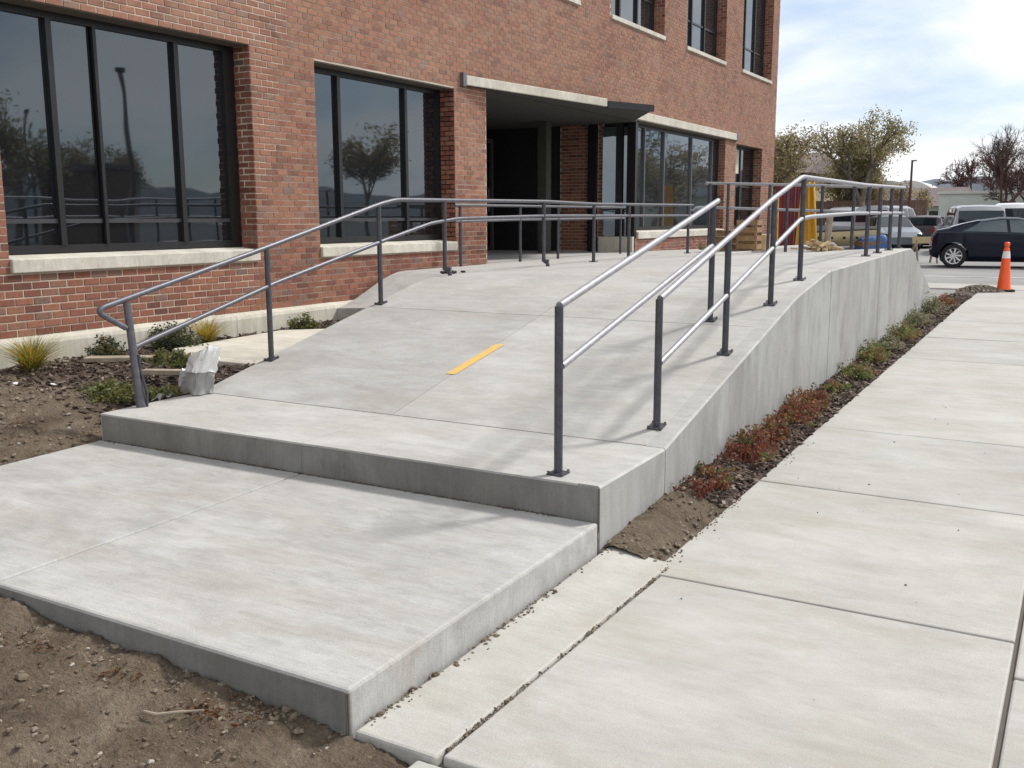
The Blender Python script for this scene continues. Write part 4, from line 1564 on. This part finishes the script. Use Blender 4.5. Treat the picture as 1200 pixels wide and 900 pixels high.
SUVC = dict(low=[(0, .42), (.4, .34), (4.6, .34), (5.1, .42)],
            belt=[(0, 1.08), (.1, 1.13), (3.4, 1.10), (3.6, 1.09), (4.8, 1.0), (5.02, .9), (5.1, .75)],
            roof=[(0, 1.70), (.12, 1.84), (.5, 1.90), (2.6, 1.90), (3.0, 1.84), (3.62, 1.16), (4.8, 1.03), (5.02, .93), (5.1, .78)],
            hw=[(0, .94), (.2, 1), (4.6, 1), (5.0, .93), (5.1, .8)], rw=[(0, .80), (.4, .80), (2.8, .78), (3.6, .88), (4.8, .9), (5.1, .75)])
vehicle('silver_suv', 'big silver white SUV seen from behind past the black coupe', 'SUV', 5.1, 1.95, **SUVC, wheels=[1.05, 4.0], wr=.37, paint='silver',
        loc=(-4.05, 42.0, .26), heading=pi / 2 + .22, side_win=[(.2, .3, 1.25, 1.3), (1.4, 1.38, 2.2, 2.3), (2.38, 2.34, 2.85, 3.4)], scr=(3.02, 3.58), rearcap=(1.16, 1.70, .74), tail='amber')
for (x, y, hdg, pm, lb) in ((-9.0, 60.0, pi / 2 - .1, 'whitecar', 'white SUV farthest back beyond the maroon pickup'),
                            (-8.15, 49.5, pi / 2 - .2, 'silver', 'pale silver SUV behind the blue grey compact car'),
                            (-2.55, 44.5, pi / 2, 'whitecar', 'white SUV at the right frame edge beyond the silver one'),
                            (-10.7, 55.0, pi / 2 - .15, 'whitecar', 'white SUV behind the boat and the railing posts'),
                            (-8.75, 53.0, pi / 2 - .1, 'navy', 'dark navy SUV between the pale silver one and the maroon pickup')):
    vehicle('white_suv', lb, 'SUV', 5.1, 1.9, **SUVC, wheels=[1.05, 4.0], wr=.36, paint=pm, loc=(x, y, .35), heading=hdg,
            side_win=[(.2, .3, 1.25, 1.3), (1.4, 1.38, 2.2, 2.3), (2.38, 2.34, 2.85, 3.4)], scr=(3.02, 3.58), rearcap=(1.16, 1.70, .72), detail=False)
pk = vehicle('pickup_truck', 'dark maroon grey pickup truck with its tailgate toward us', 'pickup', 5.3, 1.9,
             [(0, .52), (.4, .42), (4.8, .40), (5.3, .48)],
             [(0, 1.10), (1.95, 1.10), (2.05, 1.12), (3.7, 1.12), (5.0, 1.02), (5.24, .9), (5.3, .75)],
             [(0, 1.13), (1.9, 1.13), (1.98, 1.15), (2.08, 1.58), (2.3, 1.66), (3.2, 1.66), (3.45, 1.58), (3.95, 1.18), (5.0, 1.06), (5.24, .94), (5.3, .78)],
             [(0, .98), (.2, 1), (4.8, 1), (5.2, .92), (5.3, .8)], [(0, .93), (1.95, .93), (2.15, .78), (3.3, .76), (3.95, .88), (5.3, .8)],
             [1.1, 4.3], .38, 'maroon', (-6.65, 49.4, .34), pi / 2 - .05, [(2.18, 2.24, 2.95, 2.98), (3.05, 3.02, 3.4, 3.75)], scr=(3.48, 3.9), detail=False)
q = MB()
q.box(-5.3 / 2 + 1.9, -.62, 1.20, -5.3 / 2 + 2.0, .62, 1.54)
q.build('rear_window', M['carglass'], pk)
q = MB()
q.box(-5.3 / 2 - .02, -.70, .66, -5.3 / 2 + .02, .70, 1.08)
q.build('tailgate', M['maroon'], pk, bevel=.02)
pk.scale = (.88, .88, .88)
vehicle('parked_car', 'blue grey compact car behind the blue tarp beyond the railing', 'car', 4.3, 1.7,
        [(0, .30), (.3, .22), (4.0, .22), (4.3, .30)],
        [(0, .80), (.12, .93), (3.2, .9), (4.0, .76), (4.3, .55)],
        [(0, .86), (.12, 1.0), (.3, 1.2), (.7, 1.42), (1.6, 1.48), (2.2, 1.45), (3.1, .97), (4.0, .79), (4.3, .58)],
        [(0, .84), (.2, .95), (1, 1), (3.4, 1), (4.1, .9), (4.3, .72)], [(0, .76), (.6, .70), (2.2, .68), (3.2, .84), (4.3, .65)],
        [.8, 3.35], .31, 'bluegrey', (-7.35, 44.5, .35), -pi / 2 + .4, [(.5, .85, 1.5, 1.5), (1.6, 1.58, 2.15, 2.75)], scr=(2.3, 3.05), detail=False)

# boat on its trailer
bl = Vector((-6.75, 31.8, .35))
bang = .16 + YAW * .35
boat = thing('boat', 'cream motor boat with dark cover on a trailer beyond the plaza railing', 'boat', bl + Vector((0, 0, .5)), bang)
BLn = 3.6


def hull(u, v):
    s_ = u
    w_ = .78 * (1 - max(0, (s_ - .45) / .55) ** 2.2) + .02
    z_keel = .0 + .38 * max(0, (s_ - .55) / .45) ** 1.6
    z_top = .62 + .14 * s_
    a = (v - .5) * 2
    k = abs(a)
    y = w_ * (1 if a > 0 else -1) * min(1, k * 1.5) ** .8
    z = z_keel + (z_top - z_keel) * (max(0, (k - .2) / .8)) ** 1.15
    return (s_ * BLn - BLn / 2, y, z)


q = MB()
q.grid(hull, 24, 16)
q.add([hull(0, j / 16) for j in range(17)], [tuple(range(16, -1, -1))])
q.build('hull', M['cream'], boat, smooth=True, angle=50)
boat.scale = (.62, .62, .75)
q = MB()
q.grid(lambda u, v: (lambda a, b: (a[0], a[1] + (b[1] - a[1]) * v, a[2] + .01 + .22 * sin(pi * v) * (1 - u * .8)))(hull(u, 0), hull(u, 1)), 24, 10, flip=True)
q.build('cover', M['navycover'], boat, smooth=True)
q = MB()
for sg in (0, 1):
    q.tube([(hull(u / 20, sg)[0], hull(u / 20, sg)[1], hull(u / 20, sg)[2] - .04) for u in range(21)], .035, 6)
q.build('rub_strake', M['navycover'], boat)
q = MB()
for sg in (-1, 1):
    for k in range(4):
        q.obox((-1.1 + k * .6, sg * .79, .36), (.12, .03, .10), 0)
q.build('port_light', M['rubber'], boat)
tr = thing('boat_trailer', 'low boat trailer carrying the cream boat', 'trailer', bl, bang)
tr.scale = (.62, .62, .95)
q = MB()
for sg in (-1, 1):
    q.box(-1.7, sg * .45 - .04, .40, 1.5, sg * .45 + .04, .48)
q.box(-1.6, -.45, .41, -1.5, .45, .47)
q.box(.9, -.45, .41, 1.0, .45, .47)
q.tube([(1.5, .4, .44), (2.6, 0, .42)], .04, 6)
q.tube([(1.5, -.4, .44), (2.6, 0, .42)], .04, 6)
q.build('frame', M['greymetal'], tr)
for sg in (-1, 1):
    wheel(tr, -.5, sg * .72, .28, .18, sg, spokes=False)
    q = MB()
    q.tube([(-.5 + .36 * cos(a_), sg * .72, .28 + .36 * sin(a_)) for a_ in [pi * k / 8 for k in range(9)]], .05, 6)
    q.build('mudguard', M['white'], tr)

# blue tarped load
tarp = thing('tarped_load', 'bright blue tarp draped over a low load by the railing posts', 'tarp', (-5.75, 31.6, .35), .5)
q = MB()


def tarpfn(u, v):
    x, y = (u - .5) * 1.5, (v - .5) * 1.5
    k = max(abs(x) / .75, abs(y) / .75)
    z = .80 * (1 - sstep(k, .55, 1.0)) + .05 * fbm(u * 5, v * 5, 1) + .12 * x
    return (x * (.55 + .3 * k), y * (.55 + .3 * k), max(.0, z))


q.grid(tarpfn, 22, 22)
q.build('tarp', M['bluetarp'], tarp, smooth=True)
q = MB()
q.box(-.4, -.4, .02, .4, .4, .66)
q.build('crate', M['ply'], tarp)
# barricade
bar = thing('barricade', 'small wooden A frame barricade beside the black coupe', 'barricade', (-4.35, 32.4, .35), .55)
for sx in (-.3, .3):
    q = MB()
    q.tube([(sx, -.25, 0), (sx, 0, .82)], .035, 4)
    q.tube([(sx, .25, 0), (sx, 0, .82)], .035, 4)
    q.build('leg', M['wood'], bar)
q = MB()
q.box(-.42, -.07, .60, .42, -.04, .80)
q.build('board', M['cream'], bar)

# red container and yellow tarp
ct = thing('shipping_container', 'dark red ribbed steel container beyond the corner of the building', 'container', (-10.68, 40.9, .35), .25)
q = MB()
q.box(-.60, 0, .0, .60, 3.0, 2.75)
q.build('body', M['red_steel'], ct)
q = MB()
for k in range(9):
    x = -.54 + k * .135
    q.box(x - .03, -.05, .12, x + .03, -.001, 2.62)
q.build('ribs', M['red_steel'], ct)
for sx in (-.15, .15):
    q = MB()
    q.tube([(sx, -.075, .1), (sx, -.075, 2.65)], .02, 6)
    q.build('lock_bar', M['greymetal'], ct)
yt = thing('yellow_tarp', 'yellow tarp hanging in folds beside the red container', 'tarp', (-6.62, 27.0, .35), .2)
q = MB()
q.grid(lambda u, v: ((u - .5) * (.62 - .28 * v) + .05 * sin(u * 14) * (1 - v), -.12 * (1 - v) + .07 * sin(u * 17 + v * 2), 2.32 * v), 24, 14)
q.build('tarp', M['yellowtarp'], yt, smooth=True)
q = MB()
for sx in (-.2, .2):
    q.tube([(sx * .7, .12, 0), (sx * .7, .12, 2.36)], .03, 6)
q.tube([(-.18, .12, 2.31), (.18, .12, 2.31)], .03, 6)
q.build('frame', M['greymetal'], yt)
ys_ = thing('yellow_ladder', 'yellow stepladder standing left of the red container', 'ladder', (-10.75, 38.6, .35), .2)
for sx in (-.16, .16):
    q = MB()
    q.tube([(sx * 1.3, -.3, 0), (sx, 0, 2.3)], .03, 5)
    q.build('rail', M['yellowtarp'], ys_)
for k in range(6):
    q = MB()
    z = .3 + .33 * k
    q.obox((0, -.3 + .13 * z, z), (.36, .07, .03), 0)
    q.build('step', M['greymetal'], ys_)

# crates, stool of pallets and lumber on the plaza
PZ2 = pz(-5.6, 17)
pal = thing('pallet_stack', 'stack of brown wooden pallets on the plaza near the building corner', 'pallets', (-5.55, 17.2, pz(-5.55, 17.2)), .2)
for k in range(3):
    z = k * .13
    q = MB()
    for y in (-.3, 0, .3):
        q.box(-.32, y - .04, z + .003, .32, y + .04, z + .08)
    for i in range(5):
        x = -.28 + i * .14
        q.box(x - .05, -.36, z + .084, x + .05, .36, z + .105)
    q.build('pallet', M['ply'], pal)
q = MB()
q.box(-.26, -.25, .40, .2, .25, .66)
tag(q.build('cardboard_box', M['freshwood'], loc=(-5.0, 17.15, pz(-5.0, 17.15) - .40 + .003), bevel=.01), 'tan cardboard box beside the pallet stack', 'box')
q = MB()
for sx in (-.15, .15):
    for sy in (-.15, .15):
        q.box(sx - .02, sy - .02, 0, sx + .02, sy + .02, .46)
for zz_ in (.02, .16, .30, .42):
    q.box(-.165, -.178, zz_, .165, -.172, zz_ + .09)
    q.box(-.178, -.165, zz_, -.172, .165, zz_ + .09)
    q.box(.172, -.165, zz_, .178, .165, zz_ + .09)
q.box(-.14, -.14, .01, .14, .14, .36)
o = q.build('slatted_crate', M['ply'], loc=(-5.02, 16.6, pz(-5.02, 16.6) + .003), bevel=.004)
tag(o, 'small brown slatted crate at the plaza edge', 'box')
q = MB()
for i in range(34):
    rot = Matrix.Rotation(random.uniform(0, 3.1), 3, 'Z') @ Matrix.Rotation(random.gauss(0, .25), 3, 'Y')
    q.obox((random.gauss(0, .12), random.gauss(0, .10), .02 + abs(random.gauss(0, .05))), (random.uniform(.07, .22), random.uniform(.03, .06), random.uniform(.02, .04)), rot, random.random())
tag(q.build('lumber_scraps', M['freshwood'], loc=(-3.25, 14.0, pz(-3.25, 14.0)), kind='stuff'), 'heap of pale lumber offcuts at the back railing', 'lumber')
q = MB()
q.tube([(0, 0, 0), (.02, .03, .50)], .045, 10)
tag(q.build('pipe_stub', M['wood'], loc=(-3.17, 14.12, pz(-3.17, 14.1)), smooth=True), 'grey upright pipe stub standing in the lumber offcuts', 'pipe')


# ------------------------------------------------------------------ far buildings, fence
wh = thing('warehouse', 'long pale green low building behind the parked vehicles', 'building', (-2, 70, .35), -.07)
q = MB()
q.box(-6.8, 0, 0, 22, 12, 2.85)
q.build('wall', M['palewall'], wh)
q = MB()
q.box(-6.9, -.12, 2.853, 22.1, 12.1, 3.02)
q.build('roof_edge', M['domeroof'], wh)
for k in range(8):
    q = MB()
    q.box(-6.3 + k * 3.4, -.03, .1, -6.22 + k * 3.4, -.002, 2.84)
    q.build('pilaster', M['domeroof'], wh)
hs = thing('low_house', 'low pale house with brown shingled roof far behind the vans', 'house', (-12.3, 78, .35), -.1)
q = MB()
q.box(-3.6, 0, 0, 3.6, 6, 2.2)
q.build('wall', M['palewall'], hs)
q = MB()
q.add([(-4.2, -.6, 2.15), (4.2, -.6, 2.15), (4.2, 6.6, 2.15), (-4.2, 6.6, 2.15), (-4.0, 3, 3.55), (4.0, 3, 3.55)], [(0, 1, 5, 4), (1, 2, 5), (2, 3, 4, 5), (3, 0, 4), (3, 2, 1, 0)])
q.build('roof', M['roofbrown'], hs)
for x in (-2, .6, 2.4):
    q = MB()
    q.box(x - .4, -.03, 1.0, x + .4, -.002, 1.8)
    q.build('window', M['carglass'], hs)
dm = thing('domed_shed', 'pale round roofed shed beyond the brown roof', 'shed', (-14.0, 92, .35), 0)
q = MB()
q.grid(lambda u, v: ((u - .5) * 6.2, v * 6, 2.9 + 1.6 * sin(pi * u)), 16, 1)
q.add([((i / 16 - .5) * 6.2, 0, 2.9 + 1.6 * sin(pi * i / 16)) for i in range(17)], [tuple(range(17))])
q.build('roof', M['domeroof'], dm)
q = MB()
q.box(-3.1, .02, 0, 3.1, 6, 2.898)
q.build('wall', M['beige'], dm)
bh = thing('beige_house', 'two storey beige house with dark windows behind the trees', 'house', (-17.6, 58, .35), -.1)
q = MB()
q.box(-3.2, 0, 0, 3.2, 7, 3.9)
q.build('wall', M['beige'], bh)
for x in (-2.1, -.3, 1.5):
    q = MB()
    q.box(x - .4, -.04, 1.9, x + .4, -.002, 3.1)
    q.build('window', M['carglass'], bh)
q = MB()
q.add([(-3.6, -.5, 3.88), (3.6, -.5, 3.88), (3.6, 7.5, 3.88), (-3.6, 7.5, 3.88), (-3.4, 3.5, 5.2), (3.4, 3.5, 5.2)], [(0, 1, 5, 4), (1, 2, 5), (2, 3, 4, 5), (3, 0, 4), (3, 2, 1, 0)])
q.build('roof', M['roofbrown'], bh)
fe = thing('board_fence', 'brown board fence running behind the trees beyond the railing', 'fence', (-12.2, 55, .35), -.12)
q = MB()
for k in range(84):
    x = -7 + k * .142
    q.box(x, random.uniform(0, .012), .05, x + .132, .03, 2.25 + random.uniform(-.02, .02))
q.build('boards', M['fencewood'], fe, kind='stuff')
for k in range(6):
    q = MB()
    q.box(-7 + k * 2.35, .032, 0, -6.88 + k * 2.35, .15, 2.3)
    q.build('post', M['fencewood'], fe)
pole = thing('utility_pole', 'thin grey light pole standing beyond the railing', 'pole', (-8.05, 53.6, .35), 0)
q = MB()
q.tube([(0, 0, 0), (0, 0, 4.2)], [.075, .05], 8)
q.build('pole', M['darkbark'], pole, smooth=True)
q = MB()
q.tube([(0, 0, 4.12), (.12, 0, 4.18), (.22, 0, 4.16)], .04, 6)
q.build('lamp_arm', M['greymetal'], pole)

# hills
q = MB()


def hillfn(u, v):
    a = -1.0 + 2.7 * u
    r_ = 2600 + 900 * v
    pk_ = 115 + 60 * fbm(a * 2.2, 3.3, 0, 5) + 40 * fbm(a * 7, 1.1, 0, 4)
    h = max(5, pk_) * (1 - abs(v * 2 - 1) ** 1.3) + 12 * fbm(a * 30, v * 5, 2, 4) * (1 - abs(v * 2 - 1))
    return (r_ * sin(a), r_ * cos(a), h - 2)


q.grid(hillfn, 220, 12)
q.build('hills', M['hill'], smooth='all', kind='structure')


# ------------------------------------------------------------------ trees
def tree(label, x, y, h, mat, leaves, leafsize, bark='bark', spread=.42, levels=4, trunk_r=.14, group='trees beyond the lot', z=.35, name='tree', seed=1, split=3, fork=.25, clump=.5, minr=.012, upb=.35):
    random.seed(seed)
    t_ = thing(name, label, 'tree', (x, y, z), 0, group)
    q = MB()
    tips = []

    def grow(p, d, ln, r, lv):
        pts = [p.copy()]
        rs = [r]
        steps = 4
        for i in range(steps):
            d = (d + Vector((random.gauss(0, .13), random.gauss(0, .13), random.gauss(0, .06) + .03 * upb))).normalized()
            p = p + d * ln / steps
            pts.append(p.copy())
            rs.append(max(minr * .7, r * (1 - .4 * (i + 1) / steps)))
            if lv > 0 and i >= 1 and lv < levels:
                if random.random() < .55:
                    nd = (d + Vector((random.gauss(0, .7), random.gauss(0, .7), random.gauss(.1, .35)))).normalized()
                    grow(p, nd, ln * random.uniform(.4, .65), max(minr, rs[-1] * .55), lv - 1)
            if lv <= 1:
                tips.append(p.copy())
        q.tube(pts, rs, 6 if lv >= levels - 1 else (4 if lv > 1 else 3), cap=False)
        if lv > 0:
            for k in range(split):
                a = 2 * pi * (k + random.random() * .6) / split
                o_ = d.orthogonal().normalized()
                o_ = (o_ * cos(a) + d.cross(o_) * sin(a))
                nd = (d + o_ * spread * random.uniform(.7, 1.6) + Vector((0, 0, upb * .3))).normalized()
                grow(p, nd, ln * random.uniform(.58, .82), max(minr, r * .58), lv - 1)
    grow(Vector((0, 0, -.1)), Vector((random.gauss(0, .04), random.gauss(0, .04), 1)), h * fork, trunk_r, levels)
    # scale to height
    mx = max(v_[2] for v_ in q.v)
    k = h / mx
    q.v = [(a * k, b * k, c_ * k) for a, b, c_ in q.v]
    tips = [p * k for p in tips]
    q.build('trunk', M[bark], t_, smooth='all')
    if leaves:
        f = MB()
        cl = [random.choice(tips) for _ in range(max(40, leaves // 45))]
        for i in range(leaves):
            c_ = random.choice(cl)
            if c_.z < h * .16:
                continue
            tone = .5 + .35 * fbm(c_.x * .9, c_.y * .9, c_.z * .9, 3)
            f.leaf((c_.x + max(-1, min(1, random.gauss(0, .45))) * clump, c_.y + max(-1, min(1, random.gauss(0, .45))) * clump, c_.z + max(-.8, min(.8, random.gauss(0, .36))) * clump), leafsize * random.uniform(.6, 1.4), .55, min(1, max(0, random.gauss(tone, .2))))
        f.build('crown', M[mat], t_)
    return t_


tree('tall olive green tree with airy crown left of the light pole', -10.0, 52.5, 6.8, 'olive', 9500, .14, spread=.40, seed=3, trunk_r=.16, fork=.26, clump=.55)
tree('rounder olive brown tree beside the brick building', -13.9, 53.5, 5.7, 'brownleaf', 8500, .14, spread=.5, seed=5, clump=.7, trunk_r=.13)
tree('smaller olive tree between the airy tree and the round brown one', -12.2, 55.5, 5.0, 'olive', 8000, .14, spread=.5, seed=8, clump=.7, trunk_r=.13)
tree('dark green tree partly hidden by the building corner', -16.2, 54.0, 5.2, 'olive', 8000, .14, spread=.5, seed=9, clump=.7)
tree('low brown tree at the foot of the airy tree', -10.9, 57.0, 3.3, 'brownleaf', 5500, .14, spread=.55, seed=12, clump=.6, trunk_r=.1)
tree('small yellow brown tree next to the light pole', -9.9, 66.0, 3.6, 'brownleaf', 1300, .16, spread=.5, seed=13, clump=.45, trunk_r=.09)
tree('big bare dark tree in front of the pale green building', -4.9, 66.5, 6.9, None, 0, 0, bark='darkbark', spread=.44, levels=6, seed=29, trunk_r=.17, fork=.25, name='bare_tree', group='bare trees by the pale building', split=3, minr=.0065, upb=.6)
tree('wide reddish twiggy bare tree behind the pale green building', -8.7, 84.0, 6.3, None, 0, 0, bark='redtwig', spread=.50, levels=6, seed=22, trunk_r=.12, fork=.18, name='bare_tree', group='bare trees by the pale building', minr=.009, upb=.5)
tree('second reddish bare tree to the right of the big dark one', -2.2, 84.0, 5.8, None, 0, 0, bark='redtwig', spread=.50, levels=6, seed=23, trunk_r=.12, fork=.18, name='bare_tree', group='bare trees by the pale building', minr=.009, upb=.5)
tree('thin bare tree leaning right beside the big dark one', -3.9, 66.0, 4.6, None, 0, 0, bark='darkbark', spread=.5, levels=5, seed=24, trunk_r=.12, fork=.24, name='bare_tree', group='bare trees by the pale building', upb=.2)

# across the street: what the dark windows mirror
for (x, y, h_, mt, sd, lb) in ((25.5, 28.0, 6.8, 'olive', 31, 'dense tree across the street mirrored at the left window edge'), (37.5, 38.5, 6.0, 'olive', 32, 'tree across the street mirrored beside the left mullion'), (43.5, 47.0, 7.0, 'brownleaf', 33, 'broad tree across the street mirrored low in the first window'), (24.0, 52.0, 7.0, 'brownleaf', 34, 'thin tree across the street mirrored in the second window'), (6.5, 62.5, 7.5, 'olive', 35, 'tree across the street mirrored in the glazed bay'), (9.5, 66, 6.5, 'brownleaf', 36, 'brown tree across the street mirrored beside the bay mullion')):
    tree(lb, x, y, h_, mt, 3500, .22, spread=.5, seed=sd, clump=.8, group='trees across the street')
for (x, y, h_, lb) in ((17.0, 27.7, 7.3, 'single headed lamp post across the street mirrored in the first window'), (33.6, 34.6, 7.0, 'double headed lamp post across the street mirrored at the left')):
    lp = thing('street_lamp', lb, 'street lamp', (x, y, .35), .6, 'street lamps across the street')
    q = MB()
    q.tube([(0, 0, 0), (0, 0, h_)], [.10, .07], 8)
    q.build('pole', M['darkmetal'], lp, smooth=True)
    q = MB()
    q.box(-.5 if h_ < 7.2 else -.12, -.12, h_ + .001, .5 if h_ < 7.2 else .25, .12, h_ + .16)
    q.build('lamp_head', M['darkmetal'], lp)
sh = thing('dark_shed', 'dark low shed across the street mirrored in the first window', 'shed', (28.5, 34.5, .35), .75)
q = MB()
q.box(-3.5, -2, 0, 3.5, 2, 3.8)
q.build('wall', M['fencewood'], sh)
q = MB()
q.box(-3.7, -2.2, 3.803, 3.7, 2.2, 4.0)
q.build('roof', M['roofbrown'], sh)
